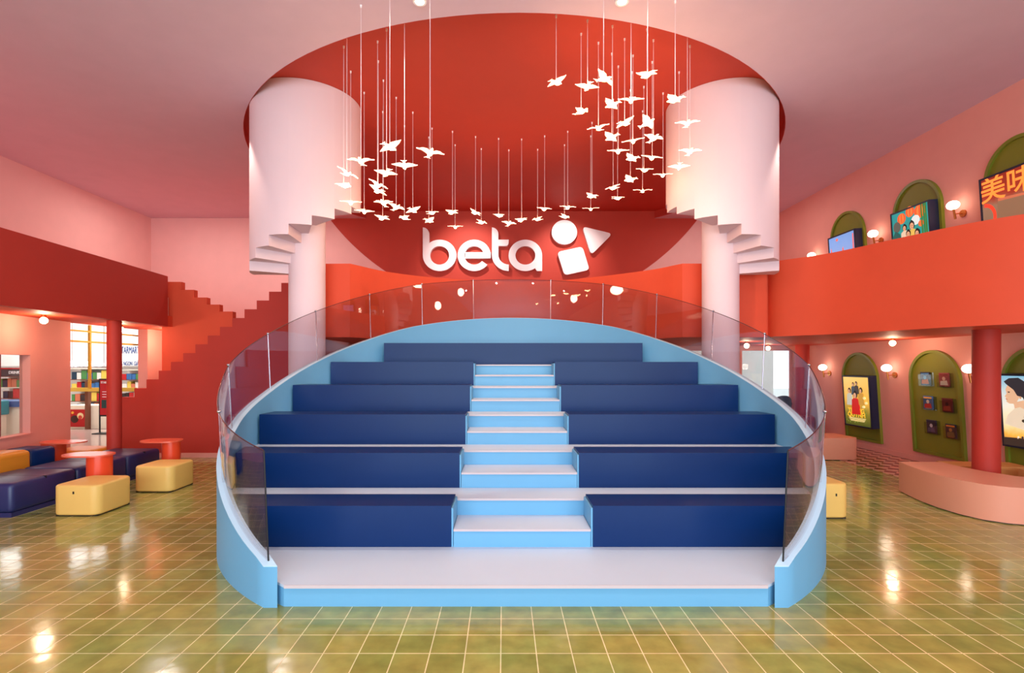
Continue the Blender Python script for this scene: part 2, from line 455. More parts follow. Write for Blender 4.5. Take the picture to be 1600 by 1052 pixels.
cpts += [(2.93, 8.95), (3.02, 8.80), (4.47, 8.80), (4.52, 8.56), (4.99, 7.99), (5.32, 7.09), (5.60, 6.35), (5.95, 5.85), (6.6, 5.2), (7.6, 4.7)]
def smooth_run(p, a, b, n=6):
    out = p[:a]
    for i in range(a, b):
        p0, p1, p2, p3 = (Vector(p[max(i - 1, a)]), Vector(p[i]), Vector(p[i + 1]), Vector(p[min(i + 2, b)]))
        for k in range(n):
            t = k / n
            q = 0.5 * ((2 * p1) + (-p0 + p2) * t + (2 * p0 - 5 * p1 + 4 * p2 - p3) * t * t + (-p0 + 3 * p1 - 3 * p2 + p3) * t ** 3)
            out.append((q.x, q.y))
    return out + p[b:]
ctr = smooth_run(cpts, 3, 12)
k0 = len(ctr) - 8
ctr = smooth_run(ctr, k0, len(ctr) - 1)
def offset_run(p, d):
    out = []
    for i in range(len(p)):
        a = Vector(p[max(i - 1, 0)]); b = Vector(p[min(i + 1, len(p) - 1)])
        t = (b - a).normalized(); out.append((p[i][0] - t.y * d, p[i][1] + t.x * d))
    return out
struct('wall_gallery_parapet', ring_prism(ctr, offset_run(ctr, .12), 2.265, 3.51, closed=False, axis='z'), M['orange'], smooth=True)
slab = [(x, y) for x, y in offset_run(ctr, .06)] + [(7.9, 4.7), (7.9, YB), (-3.4, YB)]
struct('trim_6', prism(slab, 2.27, 2.5), M['orange'])
struct('trim_7', prism([(-7.9, 11.3), (-3.4, 10.36), (-3.4, YB), (-7.9, YB)], 2.55, 2.7), M['orange'])
struct('trim_12', box(-9.9, -7.9, 10.2, YB, 3.12, 3.2), M['salmon'])
struct('trim_13', box(-7.96, -7.9, 11.4, YB, 2.55, 3.12), M['salmon'])

# walls under the gallery
bm = NB()
for a in ((-7.95, 4.3, 0, 2.56), (4.3, 5.05, 0, .8), (4.3, 5.05, 2.15, 2.56), (5.05, 5.93, 0, 2.56), (5.93, 7.24, 0, .8), (5.93, 7.24, 2.15, 2.56), (7.24, 7.9, 0, 2.56)):
    add_box(bm, a[0], a[1], 13.0, 13.15, a[2], a[3])
struct('wall_back_lower', bm, M['salmon'])
for n_, (xa, xb) in enumerate(((4.3, 5.05), (5.93, 7.24))):
    w = struct('window_%d' % (n_ + 2), box(xa, xb, 13.10, 13.108, .8, 2.15), M['pane'])
    bm = NB()
    add_box(bm, xa, xa + .05, 13.05, 13.12, .8, 2.15); add_box(bm, xb - .05, xb, 13.05, 13.12, .8, 2.15)
    add_box(bm, xa, xb, 13.05, 13.12, .8, .84)
    obj('window_frame', bm, M['salmon'], w)
bm = NB()
add_box(bm, -7.95, -7.42, 11.4, 11.55, 0, 2.545)
add_box(bm, -7.42, -3.4, 11.4, 11.55, 0, 2.545)
struct('wall_storefront', bm, M['pink'])
struct('trim_8', box(-7.66, -7.46, 10.9, 11.4, 0, 2.545), M['salmon'])
# front glazed wall behind the camera
bm = NB()
add_box(bm, -9.9, 8.0, -7.2, -7.0, 4.6, ZC)
for a in (-9.9, -6.6, -2.2, 2.2, 6.6): add_box(bm, a, a + .9, -7.2, -7.0, 0, 4.6)
struct('wall_front', bm, M['pink'])
# outside, seen through the far windows
struct('ground_outside', box(-2, 30, 14.7, 40, -.3, -.05), M['greywall'])
struct('wall_neighbour', box(5.2, 8.55, 16.5, 16.8, -.1, 4.5), M['greywall'])

# ------------------------------------------------------------------ red stepped staircases at the left
bm = NB()
top = [(440.5, 262, 283), (453, 283, 303), (465, 303, 323), (476, 323, 343), (487, 343, 363.5)]
YA = 10.25
fx = lambda px, Y: (px - 787) / 813 * Y
fz = lambda py, Y: 1.8 - (py - 570) / 813 * Y
pts = [(fx(253, YA), 0), (fx(253, YA), fz(441, YA))]
for yy, xa, xb in top: pts += [(fx(xa, YA), fz(yy, YA)), (fx(xb, YA), fz(yy, YA))]
pts += [(fx(363.5, YA), 0)]
p2 = []
for p in pts:
    if not p2 or (Vector(p) - Vector(p2[-1])).length > 1e-4: p2.append(p)
o = obj('staircase', prism(p2, YA, YA + .13, 'y'), M['orange'])
tag(o, 'red stair wall whose stepped top descends toward the right, behind the rising one', 'staircase')
YS = 10.08
pts = [(fx(190.5, YS), 0)]
px, py = 190.5, 620.6
while px < 470:
    pts += [(fx(px, YS), fz(py, YS)), (fx(px + 19.15, YS), fz(py, YS))]
    px += 19.15; py -= 13.72
pts += [(pts[-1][0], 0)]
st = thing('staircase', 'large red stair wall with stepped top rising toward the pale pillar', 'staircase', (-5, YS, 0))
obj('stair_wall', prism(pts, YS, YS + .13, 'y'), M['deepred'], st)
obj('baseboard', box(fx(190.5, YS), pts[-1][0], YS - .015, YS, 0, .09), M['salmon'], st)

# ------------------------------------------------------------------ red columns
def column(x, y, r, h, label):
    t = thing('column', label, 'column', (x, y, 0), 'red columns under the galleries')
    obj('shaft', cyl((x, y), r, 0, h, 40), M['deepred'], t, smooth=True)
    obj('column_base', cyl((x, y), r + .008, 0, .06, 40), M['deepred'], t, smooth=True)
column(-6.66, 8.90, .108, 2.543, 'slim red round column in front of the shop opening')
column(6.49, 7.0, .148, 2.27, 'thick red round column standing behind the curved peach bench')
column(7.06, 12.3, .15, 2.27, 'far red round column beside the bright window')

# ------------------------------------------------------------------ seating platform
EC = 6.5
def half(Y, a, bb):
    b = bb if Y > EC else a
    q = 1 - ((Y - EC) / b) ** 2
    return a * math.sqrt(max(q, 0.0))
def region(Y0, Y1, a=3.19, bb=3.80, n=28, xmin=None, xmax=None, clip=None):
    Ys = [Y0 + (Y1 - Y0) * i / n for i in range(n + 1)]
    h = [min(half(Y, a, bb), clip or 99) for Y in Ys]
    if xmin is None:
        return [(CX + x, Y) for x, Y in zip(h, Ys)] + [(CX - x, Y) for x, Y in reversed(list(zip(h, Ys)))]
    if xmin > 0: return [(CX + xmin, Y0)] + [(CX + x, Y) for x, Y in zip(h, Ys)] + [(CX + xmin, Y1)]
    return [(CX + xmin, Y1)] + [(CX - x, Y) for x, Y in reversed(list(zip(h, Ys)))] + [(CX + xmin, Y0)]
T = .863; RZ = .327; Z0 = .166; Y1 = 4.66
ZL = lambda k: Z0 + RZ * k
YK = lambda k: Y1 + T * (k - 1)
plat = thing('seating_platform', 'large light blue stepped seating platform with pale treads and curved side curb', 'seating steps', (CX, 3.86, 0))
cl = 1.80
obj('riser', prism([(CX - 1.80, 3.87), (CX + 1.80, 3.87)] + region(3.95, 10.28), 0, Z0 - .02), M['blue'], plat)
obj('tread', prism([(CX - 1.79, 3.852), (CX + 1.79, 3.852)] + region(3.93, YK(1) + .5), Z0 - .02, Z0), M['tread'], plat)
obj('nosing', box(CX - 1.79, CX + 1.79, 3.846, 3.853, Z0 - .022, Z0 + .001), M['nosing'], plat)
for k in range(1, 7):
    ya = YK(k) + .43
    obj('riser', prism(region(ya, 10.28), ZL(k - 1), ZL(k) - .018), M['blue'], plat)
    yb = min(YK(k + 1) + .5, 10.28)
    obj('tread', prism(region(ya - .012, yb), ZL(k) - .018, ZL(k)), M['tread'], plat)
    if k < 6:
        obj('riser', box(CX - .613, CX + .613, YK(k), ya, ZL(k - 1), ZL(k - 1) + RZ / 2 - .018), M['blue'], plat)
        z = ZL(k - 1) + RZ / 2
        obj('tread', box(CX - .613, CX + .613, YK(k) - .012, ya, z - .018, z), M['tread'], plat)
        obj('nosing', box(CX - .613, CX + .613, YK(k) - .016, YK(k) - .011, z - .019, z + .0005), M['nosing'], plat)
        obj('nosing', box(CX - .613, CX + .613, ya - .016, ya - .011, ZL(k) - .019, ZL(k) + .0005), M['nosing'], plat)
def interp(tab, y):
    if y <= tab[0][0]: return tab[0][1]
    for (a, p), (b, q) in zip(tab, tab[1:]):
        if y <= b: return p + (q - p) * (y - a) / (b - a)
    return tab[-1][1]
CT = [(3.85, .305), (4.1, .43), (4.35, .56), (4.8, .775), (5.2, .925), (5.54, 1.045), (6, 1.205), (6.7, 1.425), (7.25, 1.615), (8.0, 1.88), (8.94, 2.225), (9.65, 2.50), (10.4, 2.74)]
GT = [(3.85, 1.15), (4.2, 1.235), (4.6, 1.335), (5.0, 1.45), (5.3, 1.58), (5.7, 1.787), (6.3, 2.005), (6.85, 2.204), (7.95, 2.615), (9.02, 3.02), (9.8, 3.32), (10.4, 3.51)]
def ep(th, a, bb):
    s = math.sin(th); b = bb if s > 0 else a
    return (CX + a * math.cos(th), EC + b * s)
th0 = -math.asin(2.65 / 3.285)
N = 150
bm = NB(); rows = []
for i in range(N + 1):
    th = th0 + (PI - 2 * th0) * i / N
    po = ep(th, 3.285, 3.895); pi_ = ep(th, 3.195, 3.805)
    if i in (0, N): pi_ = (CX + math.copysign(1.86 - .02, math.cos(th)), 3.85)
    zt = interp(CT, (po[1] + pi_[1]) / 2)
    rows.append([bm.verts.new((*po, 0)), bm.verts.new((*po, zt)), bm.verts.new((*pi_, zt)), bm.verts.new((*pi_, 0))])
for a, b in zip(rows, rows[1:]):
    for j in range(4): bm.faces.new((a[j], a[(j + 1) % 4], b[(j + 1) % 4], b[j]))
bm.faces.new(rows[0]); bm.faces.new(rows[-1][::-1])
obj('curb', bm, M['blue'], plat, smooth=True)
# pale cap along the top of the curb
bm = NB(); rows = []
for i in range(N + 1):
    th = th0 + (PI - 2 * th0) * i / N
    po = ep(th, 3.287, 3.897); pi_ = ep(th, 3.193, 3.803)
    if i in (0, N): pi_ = (CX + math.copysign(1.84, math.cos(th)), 3.85)
    zt = interp(CT, (po[1] + pi_[1]) / 2)
    rows.append([bm.verts.new((*po, zt - .002)), bm.verts.new((*po, zt + .004)), bm.verts.new((*pi_, zt + .004)), bm.verts.new((*pi_, zt - .002))])
for a, b in zip(rows, rows[1:]):
    for j in range(4): bm.faces.new((a[j], a[(j + 1) % 4], b[(j + 1) % 4], b[j]))
bm.faces.new(rows[0]); bm.faces.new(rows[-1][::-1])
obj('curb_cap', bm, mat('pale_blue_cap', (176, 212, 232), .4, .4, var=.02), plat, smooth=True)

# benches
side = {1: 'right', -1: 'left'}
rank = ['lowest', 'second lowest', 'third from the bottom', 'second from the top of five', 'topmost of the divided']
for k in range(1, 6):
    for s in (-1, 1):
        t = thing('bench', 'long navy vinyl bench on the %s half, %s row' % (side[s], ['lowest', 'second', 'third', 'fourth', 'fifth'][k - 1]) + (' at the floor landing' if k == 1 else ' up the blue steps'), 'bench', (CX + s * 1.8, YK(k), ZL(k - 1)), 'navy benches on the blue steps')
        reg = region(YK(k), YK(k) + .425, a=3.165, bb=3.775, n=10, xmin=s * .635)
        bm = rprism(reg, ZL(k - 1), ZL(k) + .042, .022, 3)
        obj('cushion', bm, M['navy'], t, smooth=True)
        xs = sorted((CX + s * .618, CX + s * .634))
        obj('end_panel', box(xs[0], xs[1], YK(k) + .008, YK(k) + .425, ZL(k - 1), ZL(k) + .02), M['blue'], t, label='light blue end panel beside the aisle')
t = thing('bench', 'undivided navy vinyl bench across the top of the blue steps', 'bench', (CX, YK(6), ZL(5)), 'navy benches on the blue steps')
obj('cushion', rprism(region(YK(6), YK(6) + .425, a=3.165, bb=3.775, n=10, clip=2.23), ZL(5), ZL(6) + .045, .022, 3), M['navy'], t, smooth=True)

# glass balustrade
bal = thing('glass_balustrade', 'curved tinted glass balustrade standing on the curb of the blue steps', 'glass railing', (CX, 3.9, .3))
JA = [-53.6, -33.5, -14.3, 5, 22, 40.5, 58.5, 76.5, 103.5, 121.5, 139.5, 158, 175, 194.3, 213.5, 233.6]
def gp(th, top, d=0):
    fl = 0.035 if top else 0
    return ep(th, 3.236 + fl + d, 3.846 + fl + d)
def gz(th, top):
    p = ep(th, 3.24, 3.85)
    return interp(GT if top else CT, p[1]) + (0 if top else .002)
edge = []
for ja, jb in zip(JA, JA[1:]):
    bm = NB(); n = 14; rws = []
    g = .12
    for i in range(n + 1):
        th = R(ja + g + (jb - ja - 2 * g) * i / n)
        q = []
        for tp, d in ((0, 0), (1, 0), (1, .012), (0, .012)):
            q.append(bm.verts.new((*gp(th, tp, d), gz(th, tp))))
        rws.append(q)
    for a, b in zip(rws, rws[1:]):
        for j in range(4): bm.faces.new((a[j], a[(j + 1) % 4], b[(j + 1) % 4], b[j]))
    bm.faces.new(rws[0]); bm.faces.new(rws[-1][::-1])
    pn = obj('glass_panel', bm, M['glass'], bal, smooth=True)
    pts = [(*gp(R(ja + g + (jb - ja - 2 * g) * i / n), 1, .006), gz(R(ja + g + (jb - ja - 2 * g) * i / n), 1) + .002) for i in range(n + 1)]
    obj('polished_edge', tube(pts, .0045, 6), mat('dark_glass_edge', (70, 44, 48), .2, .5, var=0) if 'ge' not in M else M['ge'], pn)
    if 'ge' not in M: M['ge'] = bpy.data.materials['dark_glass_edge']
for s_, ang in ((0, JA[0]), (1, JA[-1])):
    th = R(ang)
    a = (*gp(th, 0, .006), gz(th, 0)); b = (*gp(th, 1, .006), gz(th, 1))
    obj('front_edge', tube([a, b], .006, 6), M['black'], bal)
for ang in JA[1:-1]:
    th = R(ang)
    a = (*gp(th, 0, .006), gz(th, 0)); b = (*gp(th, 1, .006), gz(th, 1) + .01)
    obj('joint_post', tube([a, b], .007, 8), M['chrome'], bal, smooth=True)
    obj('joint_cap', ball(b, .019, .019, .014, 12, 8), M['chrome'], bal, smooth=True)

# ------------------------------------------------------------------ spiral stair drums
def drum(cx, s, label):
    cy = 8.5; r = .85
    t = thing('spiral_staircase', label, 'spiral staircase', (cx, cy, 0), 'pale spiral stair drums')
    obj('pillar', cyl((cx, cy), .285, 0, 6.02, 56), M['drum'], t, smooth=True)
    bd = [185, 161, 138, 115, 93, 71, 49, 27, 5, -19, -42, -65, -87, -108, -128, -150, -176]
    zs = [5.47, 5.33, 5.18, 5.04, 4.89, 4.75, 4.60, 4.45, 4.30, 4.18, 4.02, 3.875, 3.72, 3.56, 3.41, 3.26]
    def P(ang, rr):
        a = R(ang)
        return (cx + s * rr * math.cos(a), cy + rr * math.sin(a))
    for (a, b), z in zip(zip(bd, bd[1:]), zs):
        n = 6; A = [a + (b - a) * i / n for i in range(n + 1)]
        out = [P(x, r - .058) for x in A]; inn = [P(x, .27) for x in A]
        obj('step', prism(out + inn[::-1], z + .002, z + .30), M['drum'], t)
    bm = NB()
    for (a, b), z in zip(zip(bd, bd[1:]), zs):
        n = 6; A = [a + (b - a) * i / n for i in range(n + 1)]
        ring_prism([P(x, r) for x in A], [P(x, r - .06) for x in A], z, ZR - .004, closed=False, bm=bm, axis='z')
    obj('drum_wall', bm, M['drum'], t, smooth=True)
drum(-3.21, 1, 'pale pink spiral stair in a curved drum, beside the red stepped walls')
drum(3.54, -1, 'pale pink spiral stair in a curved drum, beside the gallery with lit posters')

# ------------------------------------------------------------------ sign on the back wall
S = YB / 813
sg = thing('wall_sign', 'large white lettering with circle, square and triangle icons on the red wall', 'sign', (fx(790, YB), YB, 3.9))
def sp(x, y):  # sign drawing units to wall position
    return (fx(650 + x / 5.161, YB), fz(340 + y / 5.161, YB))
YF, YBk = YB - .16, YB - .05
def ell(cx, cy, rx, ry, a0, a1, n=48): return [sp(cx + rx * math.cos(R(a0 + (a1 - a0) * i / n)), cy - ry * math.sin(R(a0 + (a1 - a0) * i / n))) for i in range(n + 1)]
def raw(pts): return [sp(*p) for p in pts]
def letter(parts, name='letter', label=None):
    bm = NB()
    for i, (kind, a, b) in enumerate(parts):
        d = .0015 * i
        if kind == 'ring': ring_prism(a, b, YF - d, YBk + d, closed=False, bm=bm)
        else: add_prism(bm, a, YF - d, YBk + d, 'y')
    obj(name, bm, M['white'], sg, label=label)
def round_top(x0, x1, y0, y1, rr):
    return raw([(x0, y1), (x0, y0)] + [(x0 + (x1 - x0) * math.sin(R(a)), y0 + rr * (1 - math.cos(R(a)))) for a in range(10, 91, 10)] + [(x1, y1)])
letter([('ring', ell(196, 315, 134, 125, 0, 360), ell(196, 315, 76, 74, 0, 360)), ('p', round_top(62, 113, 92, 318, 55), None)])
letter([('ring', ell(472, 315, 132, 125, -9, 323), ell(472, 315, 77, 74, -9, 323)), ('p', raw([(400, 290), (604, 290), (603, 338), (400, 338)]), None)])
letter([('p', round_top(613, 665, 92, 312, 55), None),
        ('ring', [sp(748 - 135 * math.cos(R(a)), 310 + 130 * math.sin(R(a))) for a in range(0, 91, 6)], [sp(748 - 83 * math.cos(R(a)), 310 + 78 * math.sin(R(a))) for a in range(0, 91, 6)]),
        ('p', raw([(660, 190), (748, 190), (746, 222), (738, 236), (724, 240), (660, 240)]), None)])
letter([('ring', ell(880, 315, 134, 125, 0, 360), ell(880, 315, 79, 74, 0, 360)), ('p', raw([(959, 310), (1014, 310), (1014, 440), (972, 440), (959, 420)]), None)])
def rounded(corners, rr, n=6):
    out = []; m = len(corners)
    for i, c in enumerate(corners):
        p = Vector(c); a = Vector(corners[i - 1]) - p; b = Vector(corners[(i + 1) % m]) - p
        s = p + a.normalized() * rr; e = p + b.normalized() * rr
        for k in range(n + 1):
            t = k / n; q = s * (1 - t) ** 2 + p * 2 * t * (1 - t) + e * t * t
            out.append((q.x, q.y))
    return out
letter([('p', ell(1191, 130, 101, 97, 0, 353, 60), None)], 'icon', 'white disc icon')
letter([('p', raw(rounded([(1334, 84), (1575, 142), (1405, 312)], 38)), None)], 'icon', 'white rounded triangle icon')
letter([('p', raw(rounded([(1134, 288), (1335, 244), (1392, 430), (1192, 474)], 32)), None)], 'icon', 'white rounded square icon')

# ------------------------------------------------------------------ ceiling downlights
for px, lab in ((-.93, 'bright round downlight in the pink ceiling, nearer the red stepped walls'), (1.31, 'bright round downlight in the pink ceiling, nearer the poster gallery')):
    t = thing('downlight', lab, 'ceiling light', (px, 5.76, ZC), 'downlights in the pink ceiling')
    obj('lens', cyl((px, 5.76), .05, ZC - .022, ZC - .012, 24), M['lens'], t)
    obj('trim_ring', ring_prism([(px + .075 * math.cos(2 * PI * i / 32), 5.76 + .075 * math.sin(2 * PI * i / 32)) for i in range(32)], [(px + .05 * math.cos(2 * PI * i / 32), 5.76 + .05 * math.sin(2 * PI * i / 32)) for i in range(32)], ZC - .025, ZC + .0, axis='z'), M['white'], t)

# ------------------------------------------------------------------ bird pendants
# bird x, bird y, wire top y, apparent width
LEFT = [(609, 230, -15, 35), (672, 240, -22, 38), (564, 253, 8, 38), (632, 259, 19, 39), (542, 272, 51, 24), (537, 290, 72, 20), (548, 317, 111, 30), (604, 271, 45, 29), (590, 290, 64, 22), (591, 299, 95, 20), (599, 318, 125, 28), (569, 331, 144, 29), (598, 341, 174, 17), (619, 325, 152, 19), (645, 329, 175, 23), (632, 341, 196, 18)]
MID = [(675, 333, 200, 16), (670, 345, 214, 15), (707, 332, 205, 16), (711, 355, 226, 23), (743, 333, 213, 14), (752, 348, 232, 14), (779, 337, 216, 15), (795, 350, 234, 21), (815, 344, 217, 18), (840, 343, 233, 13), (851, 327, 212, 22), (882, 339, 226, 14), (887, 325, 205, 24), (923, 327, 212, 23), (925, 307, 191, 17)]
RIGHT = [(869, 129, 24, 24), (908, 175, 52, 22), (918, 136, 31, 35), (935, 201, 66, 29), (943, 124, -8, 27), (957, 164, 40, 22), (956, 215, 83, 21), (966, 237, 103, 31), (976, 193, 60, 19), (986, 157, 16, 35), (989, 221, 86, 30), (988, 248, 112, 19), (965, 310, 196, 21), (958, 294, 155, 16), (985, 281, 140, 16), (1011, 193, 45, 20), (1012, 117, -12, 36), (1021, 217, 62, 31), (1019, 247, 96, 32), (1006, 266, 135, 20), (1004, 299, 173, 25), (1055, 156, 1, 27), (1074, 194, 45, 38), (1078, 238, 71, 33), (1061, 261, 112, 31), (1036, 274, 145, 27)]
def wing_bm(s):
    # gull wing: root chord at body, arching out to a swept tip
    sec = [(0.008, .045, -.035, .000), (.045, .052, -.030, .016), (.085, .044, -.012, .020), (.115, .026, -.004, .016), (.138, .012, .008, .018)]
    bm = NB(); rw = []
    for x, yf, yb, z in sec:
        rw.append([bm.verts.new((s * x, yf, z + .002)), bm.verts.new((s * x, (yf + yb) / 2, z + .007)), bm.verts.new((s * x, yb, z + .002)), bm.verts.new((s * x, (yf + yb) / 2, z - .004))])
    for a, b in zip(rw, rw[1:]):
        for j in range(4): bm.faces.new((a[j], a[(j + 1) % 4], b[(j + 1) % 4], b[j]))
    bm.faces.new(rw[0]); bm.faces.new(rw[-1][::-1])
    return bm
def body_bm():
    bm = NB(); rw = []
    prof = [(-.075, .002, .0), (-.055, .010, .001), (-.02, .018, .0), (.02, .021, -.004), (.05, .013, .002), (.068, .009, .010), (.085, .003, .010)]
    for y, r, z in prof:
        rw.append([bm.verts.new((r * math.cos(2 * PI * k / 8), y, z + r * math.sin(2 * PI * k / 8))) for k in range(8)])
    for a, b in zip(rw, rw[1:]):
        for j in range(8): bm.faces.new((a[j], a[(j + 1) % 8], b[(j + 1) % 8], b[j]))
    bm.faces.new(rw[0]); bm.faces.new(rw[-1][::-1])
    return bm
def tail_bm():
    return add_prism(NB(), [(0, -.055), (.034, -.098), (.012, -.088), (0, -.096), (-.012, -.088), (-.034, -.098)], -.002, .003)
ordinal = ['highest', 'second highest', 'third highest', 'fourth highest', 'fifth highest', 'sixth highest', 'seventh highest', 'eighth highest', 'ninth highest', 'tenth highest', 'eleventh highest', 'twelfth highest', 'thirteenth highest', 'fourteenth highest', 'thirteenth lowest', 'twelfth lowest', 'eleventh lowest', 'tenth lowest', 'ninth lowest', 'eighth lowest', 'seventh lowest', 'sixth lowest', 'fifth lowest', 'fourth lowest', 'third lowest', 'second lowest']
nth = ['first', 'second', 'third', 'fourth', 'fifth', 'sixth', 'seventh', 'eighth', 'ninth', 'tenth', 'eleventh', 'twelfth', 'thirteenth', 'fourteenth', 'fifteenth', 'sixteenth']
proto = None
GB = 'glowing bird lamps on wires'
def rankword(i, n):
    if i == n - 1: return 'lowest'
    return ordinal[i] if i < 13 else ordinal[26 - (n - i) - 0] if n - i <= 13 else ordinal[i]
allp = []
for grp, nm in ((LEFT, 'L'), (RIGHT, 'R')):
    srt = sorted(grp, key=lambda q: q[1])
    n = len(srt)
    words = []
    for i, q in enumerate(srt):
        if i == 0: w = 'highest'
        elif i < (n + 1) // 2: w = nth[i] + ' highest'
        elif i == n - 1: w = 'lowest'
        else: w = nth[n - 1 - i] + ' lowest'
        shape = 'wings spread wide' if q[3] >= 27 else 'body turned aside'
        if nm == 'L': lab = 'glowing bird lamp, %s, %s of the group before the left pale drum' % (shape, w)
        else: lab = 'glowing bird lamp, %s, %s of the group before the right pale drum' % (shape, w)
        allp.append((q, lab))
for i, q in enumerate(sorted(MID, key=lambda q: q[0])):
    allp.append((q, 'small glowing bird lamp, %s from the left in the low row above the white lettering' % nth[i]))
for idx, ((bx_, by_, ty, wpx), lab) in enumerate(allp):
    H = ZR; Y = (ZR - 1.8) * 813 / (570 - ty); X = fx(bx_, Y)
    if math.hypot(X - HX, Y - HY) > HR - .03:
        H = ZC; Y = (ZC - 1.8) * 813 / (570 - ty); X = fx(bx_, Y)
    z = fz(by_, Y)
    if proto is None:
        root = thing('pendant_lamp', lab, 'hanging lamp', (0, 0, 0), GB)
        b_ = obj('bird_body', body_bm(), M['birdbody'], root, local=True, smooth=True)
        w1_ = obj('wing', wing_bm(1), M['birdwing'], root, local=True)
        w2_ = obj('wing', wing_bm(-1), M['birdwing'], root, local=True)
        t_ = obj('tail', tail_bm(), M['birdwing'], root, local=True)
        wr_ = obj('wire', cyl((0, 0), .0034, 0, 1, 6), M['wire'], root, local=True)
        cm_ = obj('ceiling_mount', cyl((0, 0), .009, -.03, 0, 10, r2=.012), M['white'], root, local=True)
        proto = (root, [b_, w1_, w2_, t_, wr_, cm_])
        kids = proto[1]
    else:
        root = proto[0].copy(); COL.objects.link(root); kids = []
        for ch in proto[1]:
            c = ch.copy(); COL.objects.link(c); c.parent = root; kids.append(c)
    root['label'] = lab; root['group'] = GB
    root.location = (X, Y, z)
    wm = wpx * Y / 813
    ca = max(.35, min(1, wm / .285))
    yaw = math.acos(ca) * (1 if (idx * 7) % 3 else -1) + (PI if idx % 2 else 0)
    if ca > .93: yaw = (0 if idx % 2 else PI) + .1 * ((idx % 5) - 2)
    pitch = R(random.uniform(-14, 14)); roll = R(random.uniform(-16, 16)) if ca < .9 else R(random.uniform(-4, 4))
    rot = Matrix.Rotation(yaw, 4, 'Z') @ Matrix.Rotation(pitch, 4, 'X') @ Matrix.Rotation(roll, 4, 'Y')
    sc = 1.0
    for c in kids[:4]: c.matrix_basis = rot @ Matrix.Scale(1.12, 4)
    kids[4].matrix_basis = Matrix.Translation((0, 0, .004)) @ Matrix.Diagonal((1, 1, H - z - .004, 1))
    kids[5].matrix_basis = Matrix.Translation((0, 0, H - z))

# ------------------------------------------------------------------ right wall: arches, posters, sconces, leaflets
nv = math.sqrt(1 + .065 ** 2)
def WM(Y, z, d=0.0):
    u = Vector((0, -1, 0)); v = Vector((-.065, 0, 1)) / nv; w = Vector((-1, 0, -.065)) / nv
    p = Vector((wx(z), Y, z)) + w * d
    m = Matrix.Identity(4)
    for i, c in enumerate((u, v, w, p)):
        for j in range(3): m[j][i] = c[j]
    return m
def uv(pts, a, b): return prism(pts, a, b, 'z')
def arch_pts(w, h, n=24):
    r = w / 2
    return [(-r, 0), (r, 0)] + [(r * math.cos(PI * i / n), h - r + r * math.sin(PI * i / n)) for i in range(n + 1)]
def arch(Y, z0, label):
    t = thing('arch_panel', label, 'arched wall panel', group='green arched panels on the pink wall', matrix=WM(Y, z0))
    obj('panel', uv(arch_pts(1.0, 1.83), 0, .02), M['olive'], t, local=True)
    o_ = arch_pts(1.09, 1.875); i_ = arch_pts(.99, 1.825)
    i_ = [(x, max(y, .05)) for x, y in i_]
    obj('rim', ring_prism(o_, i_, 0, .055, axis='z'), M['oliverim'], t, local=True, smooth=True)
    return t
arch(11.1, .19, 'green arched panel behind the yellow group portrait poster')
arch(9.18, .19, 'green arched panel carrying six clear leaflet pockets')
arch(7.38, .19, 'green arched panel behind the backlit poster of a woman in profile')
arch(11.2, 3.22, 'green arched panel on the gallery behind the pale blue screen')
arch(9.32, 3.22, 'green arched panel on the gallery behind the teal and orange poster')
arch(7.45, 3.22, 'green arched panel on the gallery behind the neon characters poster')

def lightbox(Y, z0, w, h, label, art):
    t = thing('poster_lightbox', label, 'poster', group='backlit poster boxes on the pink wall', matrix=WM(Y, z0, .022))
    obj('case', uv([(-w / 2, 0), (w / 2, 0), (w / 2, h), (-w / 2, h)], 0, .178), M['case'], t, local=True)
    o_ = [(-w / 2, 0), (w / 2, 0), (w / 2, h), (-w / 2, h)]; q = .028
    i_ = [(-w / 2 + q, q), (w / 2 - q, q), (w / 2 - q, h - q), (-w / 2 + q, h - q)]
    obj('frame', ring_prism(o_, i_, .172, .19, axis='z'), M['case'], t, local=True)
    W, Hh = w / 2 - q, h - 2 * q
    sheet = obj('poster_sheet', uv([(-W, q), (W, q), (W, h - q), (-W, h - q)], .1785, .181), art['bg'], t, local=True)
    lay = [0]
    def shape(pts, rgb, name='printed_figure', e=.55):
        lay[0] += 1
        d = .181 + .0004 * lay[0]
        P = [(-W + x * 2 * W, q + y * Hh) for x, y in pts]
        return obj(name, uv(P, .1795, d), ink(rgb, e), sheet, local=True)
    def oval(cx, cy, rx, ry, rgb, n=18, **k):
        return shape([(cx + rx * math.cos(2 * PI * i / n), cy + ry * math.sin(2 * PI * i / n)) for i in range(n)], rgb, **k)
    def word(s, cx, cy, size, rgb, sx=1.0, e=.6, bold=0.0):
        m = Matrix.Translation((-W + cx * 2 * W, q + cy * Hh, .186))
        return text('printed_word', s, size, ink(rgb, e), sheet, m, .0006, sx, bold=bold)
    art['draw'](shape, oval, word)
    return t

